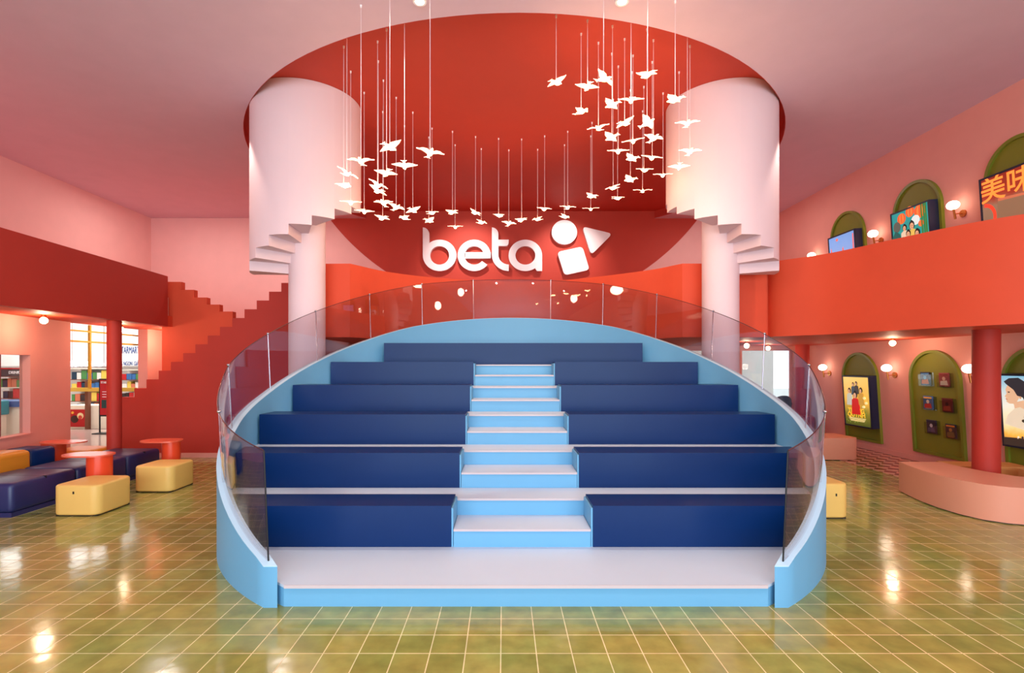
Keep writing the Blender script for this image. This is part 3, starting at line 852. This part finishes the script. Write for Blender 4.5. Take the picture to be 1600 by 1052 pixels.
def person(shape, oval, cx, cy, s, robe, skin=(214, 170, 130), hair=(34, 26, 24)):
    shape([(cx - .11 * s, cy - .26 * s), (cx + .11 * s, cy - .26 * s), (cx + .085 * s, cy - .06 * s), (cx + .03 * s, cy - .035 * s), (cx - .03 * s, cy - .035 * s), (cx - .085 * s, cy - .06 * s)], robe)
    oval(cx, cy + .012 * s, .048 * s, .048 * s, hair)
    oval(cx, cy, .036 * s, .038 * s, skin)
    oval(cx - .013 * s, cy + .004 * s, .006 * s, .004 * s, (40, 28, 24), 8); oval(cx + .013 * s, cy + .004 * s, .006 * s, .004 * s, (40, 28, 24), 8)
    shape([(cx - .012 * s, cy - .019 * s), (cx + .012 * s, cy - .019 * s), (cx + .008 * s, cy - .014 * s), (cx - .008 * s, cy - .014 * s)], (150, 60, 56))
    oval(cx, cy + .052 * s, .016 * s, .016 * s, hair, 10)
def draw_gold(shape, oval, word):
    for i in range(16):
        a = random.random(); oval(.06 + .88 * random.random(), .05 + .28 * random.random(), .02, .014, (120, 140, 52), 8)
    person(shape, oval, .40, .84, .8, (60, 78, 92)); person(shape, oval, .53, .86, .8, (66, 62, 56))
    person(shape, oval, .24, .70, 1.1, (190, 196, 180)); person(shape, oval, .70, .72, 1.1, (196, 150, 60))
    person(shape, oval, .47, .62, 1.5, (196, 34, 30))
    for cx, cy in ((.82, .58), (.88, .48), (.78, .40)): oval(cx, cy, .04, .026, (236, 226, 160), 10)
    word('TRẠNG', .46, .30, .135, (250, 196, 60), 1.1, bold=.003); word('QUỲNH', .46, .215, .135, (250, 196, 60), 1.1, bold=.003)
    for i, yy in enumerate((.15, .13, .11, .09)):
        shape([(.18 + .02 * i, yy), (.82 - .02 * i, yy), (.82 - .02 * i, yy + .007), (.18 + .02 * i, yy + .007)], (236, 214, 150))
lightbox(10.98, .50, .84, 1.08, 'golden poster of a group in robes around a red robed figure, deep dark frame',
         dict(bg=gradient_mat('gold_poster', [(0, (70, 80, 30)), (.25, (120, 116, 40)), (.5, (214, 170, 70)), (1, (226, 190, 96))]), draw=draw_gold))
def draw_profile(shape, oval, word):
    sk = (222, 184, 146)
    shape([(.12, .86), (.08, .80), (.10, .74), (.055, .70), (.085, .685), (.075, .665), (.09, .65), (.085, .625), (.14, .60), (.26, .60), (.36, .72), (.36, .88), (.2, .92)], sk)
    shape([(.22, .62), (.42, .66), (.46, .50), (.24, .53)], sk)
    shape([(.02, .30), (.10, .44), (.24, .535), (.34, .56), (.46, .52), (.62, .44), (.66, .28), (.4, .24)], (226, 214, 186))
    shape([(.10, .88), (.06, .915), (.16, .965), (.34, .975), (.50, .90), (.56, .74), (.58, .55), (.52, .48), (.46, .60), (.40, .70), (.30, .72), (.24, .80)], (48, 46, 52))
    oval(.145, .765, .022, .009, (50, 34, 30), 10); shape([(.06, .66), (.11, .655), (.10, .668)], (160, 66, 60)); oval(.36, .695, .018, .02, (206, 160, 120), 10)
    for i in range(26):
        a = random.uniform(0, PI); rr = random.uniform(.2, 1)
        oval(.66 + .26 * rr * math.cos(a), .34 + .15 * rr * math.sin(a), .045, .024, (64, 56, 40), 9)
    shape([(.60, .10), (.68, .10), (.66, .22), (.74, .36), (.70, .37), (.64, .27), (.58, .36), (.55, .35), (.62, .22)], (52, 42, 34))
    shape([(0, 0), (1, 0), (1, .12), (.6, .10), (.3, .12), (0, .105)], (58, 46, 40)); oval(.28, .125, .012, .02, (238, 220, 190), 8); oval(.36, .13, .012, .02, (60, 50, 50), 8)
lightbox(7.37, .60, .84, 1.08, 'backlit poster of a dark haired woman in profile over a sunset tree',
         dict(bg=gradient_mat('sunset_poster', [(0, (84, 70, 56)), (.16, (240, 176, 70)), (.32, (246, 222, 170)), (.6, (222, 226, 214)), (1, (120, 180, 206))]), draw=draw_profile))
def draw_blue(shape, oval, word):
    co = (232, 116, 104)
    shape([(.05, .45), (.12, .45), (.10, .76), (.06, .80)], co); oval(.33, .93, .05, .03, co, 10); shape([(.5, .42), (.58, .42), (.60, .6), (.56, .76), (.52, .72)], co)
    shape([(.92, .36), (.97, .36), (.97, .95), (.93, .95)], co); oval(.72, .48, .10, .035, co, 12); shape([(.24, .40), (.34, .40), (.29, .50)], co)
    shape([(.0, .06), (1, .04), (1, .16), (.0, .2)], co)
lightbox(11.14, 3.50, .88, 1.12, 'pale blue screen with coral shapes, farthest on the gallery',
         dict(bg=gradient_mat('blue_screen', [(0, (140, 170, 214)), (1, (104, 150, 210))]), draw=draw_blue))
def draw_teal(shape, oval, word):
    for cx, cy, r_ in ((.78, .90, .15), (.52, .95, .12), (.28, .88, .12), (.80, .70, .07), (.14, .50, .1)):
        oval(cx, cy, r_, r_ * .75, (226, 96, 42)); oval(cx, cy, r_ * .55, r_ * .75, (240, 134, 62)); oval(cx, cy, r_ * .2, r_ * .75, (226, 96, 42))
    oval(.66, .78, .11, .08, (214, 236, 232))
    for x in (.82, .88, .93): shape([(x, .4), (x + .03, .4), (x + .02, 1), (x - .01, 1)], (60, 120, 50))
    oval(.14, .76, .10, .09, (90, 94, 84)); shape([(0, .3), (.3, .3), (.22, .62), (.1, .7), (0, .6)], (30, 96, 90))
    person(shape, oval, .56, .70, 1.5, (214, 190, 90)); person(shape, oval, .36, .70, 1.1, (220, 206, 176))
    person(shape, oval, .46, .58, 1.3, (60, 52, 92)); person(shape, oval, .70, .55, 1.3, (44, 40, 44)); person(shape, oval, .32, .48, 1.2, (206, 170, 110))
lightbox(9.27, 3.50, .88, 1.12, 'teal and orange poster of people among lanterns on the gallery',
         dict(bg=gradient_mat('teal_poster', [(0, (120, 90, 40)), (.4, (40, 150, 140)), (1, (30, 140, 140))]), draw=draw_teal))
def draw_neon(shape, oval, word):
    shape([(.24, .30), (1, .42), (1, .62), (.3, .66)], (150, 120, 90), e=.35); shape([(.3, .64), (1, .60), (1, .63), (.3, .68)], (206, 120, 84), e=.4)
    ring = [(.04 + .22 * math.cos(R(a)), .46 + .20 * math.sin(R(a))) for a in range(-70, 91, 10)] + [(.04 + .16 * math.cos(R(a)), .46 + .15 * math.sin(R(a))) for a in range(90, -71, -10)]
    shape(ring, (236, 70, 44))
    word('美味', .46, .81, .40, (250, 140, 56), 1.0, e=.8, bold=.004)
    for i in range(4): word('(', .93, .62 - .075 * i, .09, (230, 224, 200), e=.6)
lightbox(7.46, 3.50, .88, 1.12, 'poster with orange neon characters, nearest on the gallery',
         dict(bg=gradient_mat('neon_poster', [(0, (110, 96, 76)), (.6, (140, 110, 84)), (.72, (150, 52, 34)), (1, (128, 40, 30))], .6), draw=draw_neon))

# leaflet pockets on the middle lower arch
def draw_leaf(par, W, Hh, base, acc):
    def sh(p, rgb, d):
        obj('printed_figure', uv([(x * W, y * Hh) for x, y in p], .02, d), ink(rgb, .08), par, local=True)
    sh([(-.4, .1), (.4, .1), (.3, .45), (-.35, .4)], acc[0], .0285)
    sh([(.16 * math.cos(2 * PI * i / 12), .58 + .14 * math.sin(2 * PI * i / 12)) for i in range(12)], acc[1], .029)
    sh([(-.42, .82), (.42, .82), (.42, .92), (-.42, .92)], acc[2], .0287)
    sh([(-.3, .05), (.3, .05), (.3, .08), (-.3, .08)], acc[2], .0289)
LF = [(9.33, 1.43, (42, 44, 62), ((200, 110, 40), (90, 150, 190), (70, 120, 170)), 'night blue and orange', 'upper row, farther'),
      (8.93, 1.42, (150, 60, 62), ((206, 190, 180), (226, 180, 160), (120, 40, 40)), 'red and white', 'upper row, nearer'),
      (9.30, 1.00, (90, 120, 180), ((200, 60, 50), (240, 220, 200), (236, 170, 40)), 'blue with a yellow band', 'middle row, farther'),
      (8.90, .985, (110, 32, 26), ((150, 56, 36), (60, 20, 20), (80, 20, 18)), 'dark red', 'middle row, nearer'),
      (9.26, .575, (56, 46, 66), ((90, 80, 110), (200, 190, 200), (40, 34, 50)), 'dark violet', 'bottom row, farther'),
      (8.86, .545, (44, 44, 58), ((120, 96, 60), (160, 110, 60), (190, 110, 40)), 'nearly black', 'bottom row, nearer')]
for Y, z, base, acc, cw, pos in LF:
    hold = thing('leaflet_holder', 'clear acrylic leaflet pocket in the %s, on the green arch' % pos, 'leaflet holder', group='leaflet pockets on the green arch', matrix=WM(Y, z, .022))
    bm = NB()
    add_box(bm, -.145, .145, -.01, .0, 0, .05); add_box(bm, -.145, .145, 0, .20, .045, .05); add_box(bm, -.145, .145, 0, .235, 0, .004)
    obj('pocket', bm, M['acrylic'], hold, local=True)
    lf = thing('leaflet', '%s film leaflet in the pocket of the %s' % (cw, pos), 'leaflet', group='leaflets in the wall pockets', matrix=WM(Y + .02, z + .006, .022))
    s_ = obj('cover', box(-.10, .10, 0, .235, .008, .027), mat('leaflet_paper', base, .35, .4, var=.1, vscale=20), lf, local=True)
    draw_leaf(s_, .20, .235, base, acc)

# sconces
def sconce(Y, z, label):
    t = thing('wall_sconce', label, 'wall lamp', group='globe sconces on the pink wall', matrix=WM(Y, z))
    bm = NB(); add_cyl(bm, (0, 0), .058, 0, .022, 28)
    obj('backplate', bm, M['brass'], t, local=True, smooth=True)
    obj('arm', tube([(0, 0, .02), (0, 0, .15)], .008, 10), M['brass'], t, local=True, smooth=True)
    obj('stem', tube([(.012, -.085, .15), (-.012, .085, .15)], .0165, 14), M['brass'], t, local=True, smooth=True)
    obj('globe', ball((-.016, .145, .15), .088, .072, .088, 28, 18), M['globe'], t, local=True, smooth=True)
    p = WM(Y, z) @ Vector((-.016, .145, .15))
    lamp_point('sconce_light', p, 6.5, WARM, .09).parent = None
    return t
sconce(12.15, 1.60, 'brass sconce with opal globe on the lower wall, farthest from the big red column')
sconce(10.12, 1.60, 'brass sconce with opal globe between the yellow poster and the leaflet arch')
sconce(8.33, 1.60, 'brass sconce with opal globe half hidden behind the thick red column')
sconce(12.3, 4.25, 'gallery sconce with opal globe barely showing above the red parapet')
sconce(10.25, 4.25, 'gallery sconce with opal globe between blue screen and teal poster')
sconce(8.42, 4.25, 'gallery sconce with opal globe between teal poster and neon poster')

# bulbs under the galleries
def bulb(x, y, z, label, pw=10, r=.05):
    t = thing('ceiling_bulb', label, 'ceiling light', (x, y, z), 'bare globe bulbs under the galleries')
    obj('socket', cyl((x, y), .035, z - .04, z, 20), M['brass'], t, smooth=True)
    obj('bulb', ball((x, y, z - .085), r, r, r), M['bulb'], t, smooth=True)
    lamp_point('under_gallery_light', (x, y, z - .17), pw, WARM, .06)
bulb(-6.85, 7.75, 2.543, 'bare globe bulb under the gallery, above the sofas', 14)
bulb(-7.15, 9.72, 2.543, 'bare globe bulb under the gallery, peeking past the slim red column', 12)
bulb(6.95, 9.3, 2.27, 'bare globe bulb under the gallery, above the leaflet arch', 12)
bulb(4.95, 10.6, 2.27, 'bare globe bulb seen just past the pale pillar', 10)
bulb(6.2, 12.2, 2.27, 'bare globe bulb close above the bright far window', 8)

lamp_point('under_gallery_light', (-7.0, 10.9, 2.3), 16, WARM, .06)  # extra hidden light with no bulb, added to brighten the wall by the pier

# ------------------------------------------------------------------ loose seating, right
def ottoman(x0, x1, y0, y1, h, label, m='yellow', mark=None, group='pale yellow ottomans'):
    t = thing('ottoman', label, 'ottoman', ((x0 + x1) / 2, (y0 + y1) / 2, 0), group)
    bm = box(x0, x1, y0, y1, .012, h)
    ve = [e for e in bm.edges if abs(e.verts[0].co.z - e.verts[1].co.z) > .1]
    bmesh.ops.bevel(bm, geom=ve, offset=.10, segments=5, affect='EDGES', profile=.5)
    he = [e for e in bm.edges if len(e.link_faces) == 2 and e.calc_face_angle(0) > R(60)]
    bmesh.ops.bevel(bm, geom=he, offset=.028, segments=4, affect='EDGES', profile=.5)
    obj('body', bm, M[m], t, smooth=True)
    obj('base', box(x0 + .03, x1 - .03, y0 + .03, y1 - .03, 0, .014), M['black'], t)
    if mark:
        obj('tag', box(mark[0], mark[0] + .014, mark[1], mark[1] + .01, .27, .30), M['black'], t)
    return t
ottoman(3.47, 4.03, 6.05, 6.85, .415, 'pale yellow ottoman half hidden behind the glass curb, near the peach benches', mark=(3.86, 6.044))
def bench_poly(pts, h, m, label, cat='bench', grp='curved vinyl benches by the poster wall'):
    cx = sum(p[0] for p in pts) / len(pts); cy = sum(p[1] for p in pts) / len(pts)
    t = thing('curved_bench', label, cat, (cx, cy, 0), grp)
    obj('body', rprism(pts, .012, h, .03, 4), M[m], t, smooth=True)
    obj('base', prism([(cx + (x - cx) * .96, cy + (y - cy) * .96) for x, y in pts], 0, .014), M['black'], t)
bench_poly([(5.62, 7.40), (5.53, 7.1), (5.46, 6.8), (5.43, 6.5), (5.45, 6.22), (5.53, 6.0), (5.68, 5.86), (5.9, 5.78), (6.3, 5.70), (6.85, 5.64), (6.85, 6.12), (6.55, 6.26), (6.33, 6.45), (6.22, 6.75), (6.18, 7.05), (6.2, 7.38)], .42, 'peach', 'long curved peach vinyl bench in front of the thick red column')
bench_poly([(5.0, 9.95), (5.4, 9.8), (6.55, 9.76), (6.68, 9.85), (6.66, 10.45), (5.6, 10.75), (5.0, 10.8)], .42, 'peach', 'farther peach bench beside the yellow poster')
bench_poly([(6.34, 7.32), (7.35, 7.25), (7.4, 7.62), (6.42, 7.72)], .37, 'tan', 'tan bench behind the thick red column')
bench_poly([(6.85, 6.36), (7.45, 6.3), (7.5, 6.95), (6.92, 7.0)], .40, 'tan', 'tan bench at the edge of view right of the thick red column')
# dark chairs glimpsed through the glass
for (x, y, lab) in ((5.80, 11.0, 'dark rounded chair back behind the glass, nearer the bright window'), (5.64, 11.6, 'dark rounded chair back behind the glass, nearer the pale pillar')):
    t = thing('shell_chair', lab, 'chair', (x, y, 0), 'dark shell chairs')
    bm = NB()
    out = [(x + .25 * math.cos(R(a)), y + .25 * math.sin(R(a))) for a in range(160, 381, 10)]
    inn = [(x + .22 * math.cos(R(a)), y + .22 * math.sin(R(a))) for a in range(160, 381, 10)]
    vs_o = [(bm.verts.new((*o_, .42)), bm.verts.new((*o_, .62 + .54 * math.sin(PI * i / (len(out) - 1)) ** .6))) for i, o_ in enumerate(out)]
    vs_i = [(bm.verts.new((*o_, .42)), bm.verts.new((*o_, .62 + .54 * math.sin(PI * i / (len(out) - 1)) ** .6))) for i, o_ in enumerate(inn)]
    for i in range(len(out) - 1):
        bm.faces.new((vs_o[i][0], vs_o[i + 1][0], vs_o[i + 1][1], vs_o[i][1])); bm.faces.new((vs_i[i][0], vs_i[i][1], vs_i[i + 1][1], vs_i[i + 1][0]))
        bm.faces.new((vs_o[i][1], vs_o[i + 1][1], vs_i[i + 1][1], vs_i[i][1])); bm.faces.new((vs_o[i][0], vs_i[i][0], vs_i[i + 1][0], vs_o[i + 1][0]))
    for i in (0, -1): bm.faces.new((vs_o[i][0], vs_o[i][1], vs_i[i][1], vs_i[i][0]))
    obj('backrest', bm, M['plasticdark'], t, smooth=True)
    obj('seat', cyl((x, y), .24, .40, .45, 28), M['plasticdark'], t, smooth=True)
    for a in (45, 135, 225, 315):
        obj('leg', tube([(x + .2 * math.cos(R(a)), y + .2 * math.sin(R(a)), 0), (x + .15 * math.cos(R(a)), y + .15 * math.sin(R(a)), .41)], .012, 8), M['black'], t)

# ------------------------------------------------------------------ loose seating, left
ottoman(-5.35, -4.80, 6.15, 6.75, .37, 'pale yellow ottoman, nearest, in front of the navy sofa', mark=(-5.09, 6.142))
ottoman(-5.21, -4.66, 7.30, 7.88, .37, 'pale yellow ottoman, farther, beside the orange side table', )
def sofa(x0, x1, y0, y1, label):
    t = thing('sofa_module', label, 'sofa', ((x0 + x1) / 2, (y0 + y1) / 2, 0), 'navy sofa modules in a row')
    bm = rbox(x0, x1, y0, y1, .05, .40, .055, 4)
    obj('seat', bm, M['navydark'], t, smooth=True)
    obj('base', box(x0 + .015, x1 - .015, y0 + .015, y1 - .015, 0, .055), M['navydark'], t)
    obj('seam', box(x0 + .004, x1 - .004, (y0 + y1) / 2 - .004, (y0 + y1) / 2 + .004, .30, .4008), M['black'], t)
sofa(-6.55, -5.77, 6.10, 7.04, 'navy vinyl sofa module, nearest of the row')
sofa(-6.55, -5.77, 7.055, 7.98, 'navy vinyl sofa module, middle of the row')
sofa(-6.55, -5.77, 7.995, 8.76, 'navy vinyl sofa module, farthest of the row')
def cushion(x0, x1, y0, y1, z1, m, label, cat='backrest cushion'):
    t = thing('backrest_block', label, cat, ((x0 + x1) / 2, (y0 + y1) / 2, 0), 'upholstered blocks along the wall')
    obj('block', rbox(x0, x1, y0, y1, .0, z1, .07, 5), M[m], t, smooth=True)
cushion(-7.12, -6.70, 6.65, 7.40, .60, 'mustard', 'mustard upholstered block below the deep window')
cushion(-7.20, -6.74, 7.42, 7.86, .585, 'navy', 'blue upholstered block beside the mustard one')
cushion(-7.42, -6.72, 8.42, 9.05, .40, 'mustard', 'low mustard upholstered block behind the navy sofas')
def side_table(x, y, sx, h, r, label, w=.62, d=.40):
    t = thing('side_table', label, 'side table', (x, y, 0), 'orange drum side tables')
    obj('drum_base', cyl((x, y), r, 0, h - .02, 40), M['table'], t, smooth=True)
    cx = x + sx * (w / 2 - r - .02)
    pts = []
    for i in range(48):
        a = 2 * PI * i / 48
        ca, sa = math.cos(a), math.sin(a)
        pts.append((cx + w / 2 * math.copysign(abs(ca) ** .75, ca), y + d / 2 * math.copysign(abs(sa) ** .85, sa)))
    obj('table_top', prism(pts, h - .02, h), M['tabletop'], t)
side_table(-5.42, 6.98, -1, .605, .145, 'orange side table behind the nearest yellow ottoman')
side_table(-5.27, 8.25, -1, .605, .13, 'orange side table in front of the red stair wall', .60, .42)
side_table(-7.02, 8.12, 1, .605, .155, 'orange side table against the pink wall behind the sofas', .66, .36)

# ------------------------------------------------------------------ mall beyond the storefront
struct('floor_mall', prism([(-22, 1.5), (-6.9, 1.5), (-6.97, 5), (-7.70, 9.1), (-7.95, 11.5), (-7.95, 18.4), (-22, 18.4)], -.1, -.004), mat('polished_mall_floor', (196, 170, 160), .12, .6, var=.05))
struct('wall_mall_back', box(-22, -7.7, 18.2, 18.4, 0, 4), M['offwhite'])
struct('wall_mall_far', box(-22.2, -22, 1.5, 18.4, 0, 4), M['offwhite'])
struct('wall_mall_front', box(-22, -7.1, 1.3, 1.5, 0, 4), M['offwhite'])
struct('wall_mall_side', box(-7.95, -7.75, 11.56, 18.2, 0, 2.55), M['offwhite'])
struct('ceiling_mall', box(-22, -9.9, 1.3, 18.4, 3.9, 4.0), M['offwhite'])
struct('ceiling_mall_edge', box(-9.98, -9.9, 1.3, 18.4, 3.1, 4.0), M['offwhite'])
# storefront frame in the opening
fr = thing('storefront_frame', 'yellow metal storefront frame in the opening past the slim column', 'shop front', (-7.8, 10, 0))
sx0 = -7.68
for z, hh in ((2.40, .03), (2.205, .035)):
    obj('rail', prism([(sx0, 9.08), (sx0 - .12, 11.4), (sx0 - .16, 11.4), (sx0 - .04, 9.08)], z, z + hh), M['shopyellow'], fr)
obj('mullion', box(sx0 - .09, sx0 - .05, 9.72, 9.76, 1.35, 2.54), M['shopyellow'], fr)
t = thing('shop_sign', 'white fascia with blue capital letters, seen past the slim red column', 'sign', (-12, 17, 2))
obj('fascia', box(-16.5, -9.2, 16.95, 17.0, 1.75, 3.4), M['offwhite'], t)
RX = Matrix.Rotation(R(90), 4, 'X')
def stext(body, px, py, hpx, Y, m, par, sx=1.0, mirror=False, align='CENTER', bold=0.004):
    size = hpx / 813 * Y / .70
    loc = Vector((fx(px, Y), Y - .012, fz(py, Y))) - par.location
    return text('lettering', body, size, m, par, Matrix.Translation(loc) @ RX, .004, -sx if mirror else sx, align, bold)
stext('STARMART', 202.5, 547.8, 11.0, 16.95, M['signblue'], t, .40, bold=0)
stext('HÀNG NGON .GIÁ TỐT', 203, 568.5, 6.4, 16.95, M['signblue'], t, .50, bold=0)
t = thing('neon_sign', 'white glowing sign read from behind, left of the slim column', 'sign', (-9.4, 12, 1.8), None)
stext('COOKIE', 136, 569, 7, 12.0, mat('white_neon', (255, 255, 255), .4, .3, var=0, emit=(235, 240, 255), estr=3), t, 1.35, mirror=True, bold=.012)
obj('hanging_rail', box(fx(108, 12), fx(166, 12), 12.0, 12.012, fz(575.6, 12), fz(574.6, 12)), M['offwhite'], t)
# shelf unit with goods
def shelf_unit(pxa, pxb, Y, ytop, ybot, label, n_rows, cols):
    xa, xb = fx(pxa, Y), fx(pxb, Y); zt, zb = fz(ytop, Y), fz(ybot, Y)
    t = thing('display_shelf', label, 'shelf', ((xa + xb) / 2, Y, max(zb, 0)))
    obj('back_board', box(xa, xb, Y + .38, Y + .4, 0, zt), M['offwhite'], t)
    for i in range(n_rows + 1):
        z = zb + (zt - zb) * i / n_rows
        obj('shelf_board', box(xa, xb, Y, Y + .38, z - .02, z - .001), M['wood'] if i % 2 else M['counter'], t)
    goods = []
    for i in range(n_rows):
        z = zb + (zt - zb) * i / n_rows
        x = xa + .03
        while x < xb - .16:
            w = random.uniform(.09, .17); h = (zt - zb) / n_rows * random.uniform(.55, .85)
            c = cols[random.randrange(len(cols))]
            k_ = sum(1 for q in goods if q[2] == z)
            goods.append((x, w, z, h, Y, c, k_, i)); x += w + .012
    return t, goods
GC = [(190, 40, 44), (60, 110, 170), (226, 200, 90), (80, 140, 80), (228, 226, 220), (60, 48, 48), (210, 120, 90), (40, 60, 80)]
shop = []
t, g = shelf_unit(108, 168, 16.0, 576, 644, 'stocked shelf unit in the shop, left of the red standee', 4, GC); shop.append((g, 'beside the red standee'))
t, g = shelf_unit(186, 226, 16.0, 578, 640, 'stocked shelf unit in the shop below the blue lettering', 4, GC); shop.append((g, 'below the blue lettering'))
t, g = shelf_unit(-6, 32, 15.2, 588, 640, 'stocked shelf unit seen through the deep window', 3, GC); shop.append((g, 'seen through the deep window'))
cn = {(190, 40, 44): 'red', (60, 110, 170): 'blue', (226, 200, 90): 'yellow', (80, 140, 80): 'green', (228, 226, 220): 'white', (60, 48, 48): 'dark brown', (210, 120, 90): 'salmon', (40, 60, 80): 'slate'}
boxm = {}
unit = None
for g, where in shop:
    for x, w, z, h, Y, c, k_, row in g:
        if c not in boxm:
            b = box(0, 1, 0, 1, 0, 1); me = bpy.data.meshes.new('product_box'); b.to_mesh(me); b.free(); me.materials.append(mat('carton', c, .5, .3, var=.02)); boxm[c] = me
        o = bpy.data.objects.new('product_box', boxm[c]); COL.objects.link(o)
        o.location = (x, Y + .06, z); o.scale = (w, .2, h)
        tag(o, '%s carton, %s from the left, %s shelf %s' % (cn[c], nth[k_ % 16], ['bottom', 'second', 'third', 'top'][row], where), 'carton', 'cartons on the shop shelf ' + where)
# counter with poster, yellow rail
t = thing('shop_counter', 'cream shop counter with a red picture panel, beyond the opening', 'counter', (fx(130, 14.6), 14.6, 0))
obj('counter_body', box(fx(100, 14.6), fx(168, 14.6), 14.6, 15.2, 0, fz(634, 14.6)), M['counter'], t)
pnl = obj('picture_panel', box(fx(111, 14.6), fx(136, 14.6), 14.57, 14.6, fz(667, 14.6), fz(640, 14.6)), M['shopred'], t)
for i, (a, b_, c) in enumerate((((118, 655), 6, (60, 30, 28)), ((127, 650), 5, (226, 200, 150)), ((127, 652), 3, (190, 60, 50)), ((115, 645), 2, (226, 170, 60)))):
    cc = (fx(a[0], 14.6), fz(a[1], 14.6)); rr = b_ / 813 * 14.6
    obj('printed_figure', prism([(cc[0] + rr * math.cos(2 * PI * k / 14), cc[1] + rr * math.sin(2 * PI * k / 14)) for k in range(14)], 14.566 - .002 * i, 14.57, 'y'), ink(c, .1), pnl)
obj('wood_post', box(fx(137, 14.6), fx(142, 14.6), 14.5, 14.6, 0, fz(596, 14.5)), M['wood'], t)
o = obj('handrail', box(fx(100, 14.3), fx(209, 14.3), 14.3, 14.36, fz(612, 14.3), fz(606, 14.3)), M['shopyellow'])
tag(o, 'yellow horizontal band across the shop front', 'rail')
for px_ in (100.5, 209):
    obj('rail_post', box(fx(px_, 14.3) - .02, fx(px_, 14.3) + .02, 14.36, 14.4, 0, fz(606, 14.3)), M['shopyellow'], o)
t = thing('standee', 'red advertising standee in a black frame, left of the slim red column', 'sign board', (fx(165, 13.6), 13.6, 0))
Ys = 13.6
obj('frame', box(fx(154.5, Ys), fx(180, Ys), Ys, Ys + .04, fz(651, Ys), fz(592, Ys)), M['black'], t)
obj('panel', box(fx(156.5, Ys), fx(178, Ys), Ys - .006, Ys, fz(648.5, Ys), fz(594, Ys)), M['shopred'], t)
stext('STARMART', 167.5, 598, 3.3, Ys - .006, M['white'], t, .8, bold=0)
for yy in (612, 616, 620):
    obj('printed_line', box(fx(160, Ys), fx(174, Ys), Ys - .009, Ys - .005, fz(yy + .8, Ys), fz(yy, Ys)), M['white'], t)
obj('printed_picture', box(fx(159, Ys), fx(175, Ys), Ys - .009, Ys - .005, fz(638, Ys), fz(625, Ys)), ink((40, 60, 58), .1), t)
obj('leg', box(fx(154.5, Ys), fx(156, Ys), Ys, Ys + .03, 0, fz(651, Ys)), M['black'], t)
obj('leg', box(fx(178.5, Ys), fx(180, Ys), Ys, Ys + .03, 0, fz(651, Ys)), M['black'], t)
obj('foot', box(fx(150, Ys), fx(182, Ys), Ys - .15, Ys + .15, 0, .02), M['black'], t)
# counters seen through the deep window
for px_ in (112, 162):
    obj('hanging_rod', box(fx(px_, 12), fx(px_, 12) + .01, 12.0, 12.012, fz(575, 12), 3.92), M['offwhite'], bpy.data.objects['neon_sign'])
t = thing('shop_counter', 'cream counter with a blue top edge seen through the deep window', 'counter', (-13, 13.4, 0))
Yc = 13.2
obj('counter_body', box(fx(-60, Yc), fx(60, Yc), Yc, Yc + .6, 0, fz(636, Yc)), M['counter'], t)
obj('counter_top', box(fx(-60, Yc), fx(60, Yc), Yc - .05, Yc + .65, fz(636, Yc), fz(627, Yc)), ink((30, 84, 140), .05), t)
t = thing('crate', 'teal crate at the counter seen through the deep window', 'crate', (-12.6, 13.0, 0))
obj('crate_body', rbox(fx(-6, 13.0), fx(9, 13.0), 12.7, 13.1, .55, fz(626, 13.0), .02, 2), ink((20, 130, 140), .1), t)
obj('stand', box(fx(-4, 13.0), fx(7, 13.0), 12.75, 13.05, 0, .55), M['counter'], t)
t = thing('shop_sign', 'small dark sign reading drinks seen through the deep window', 'sign', (-13.5, 15.1, 2))
obj('board', box(fx(-10, 15.1), fx(34, 15.1), 15.05, 15.1, fz(588, 15.1), fz(577, 15.1)), M['plasticdark'], t)
stext('DRINKS', 24, 582.5, 4.4, 15.05, M['white'], t, .9, bold=0)
obj('red_header', box(fx(-10, 15.1), fx(34, 15.1), 15.04, 15.1, fz(577, 15.1), fz(575, 15.1)), M['shopred'], t)
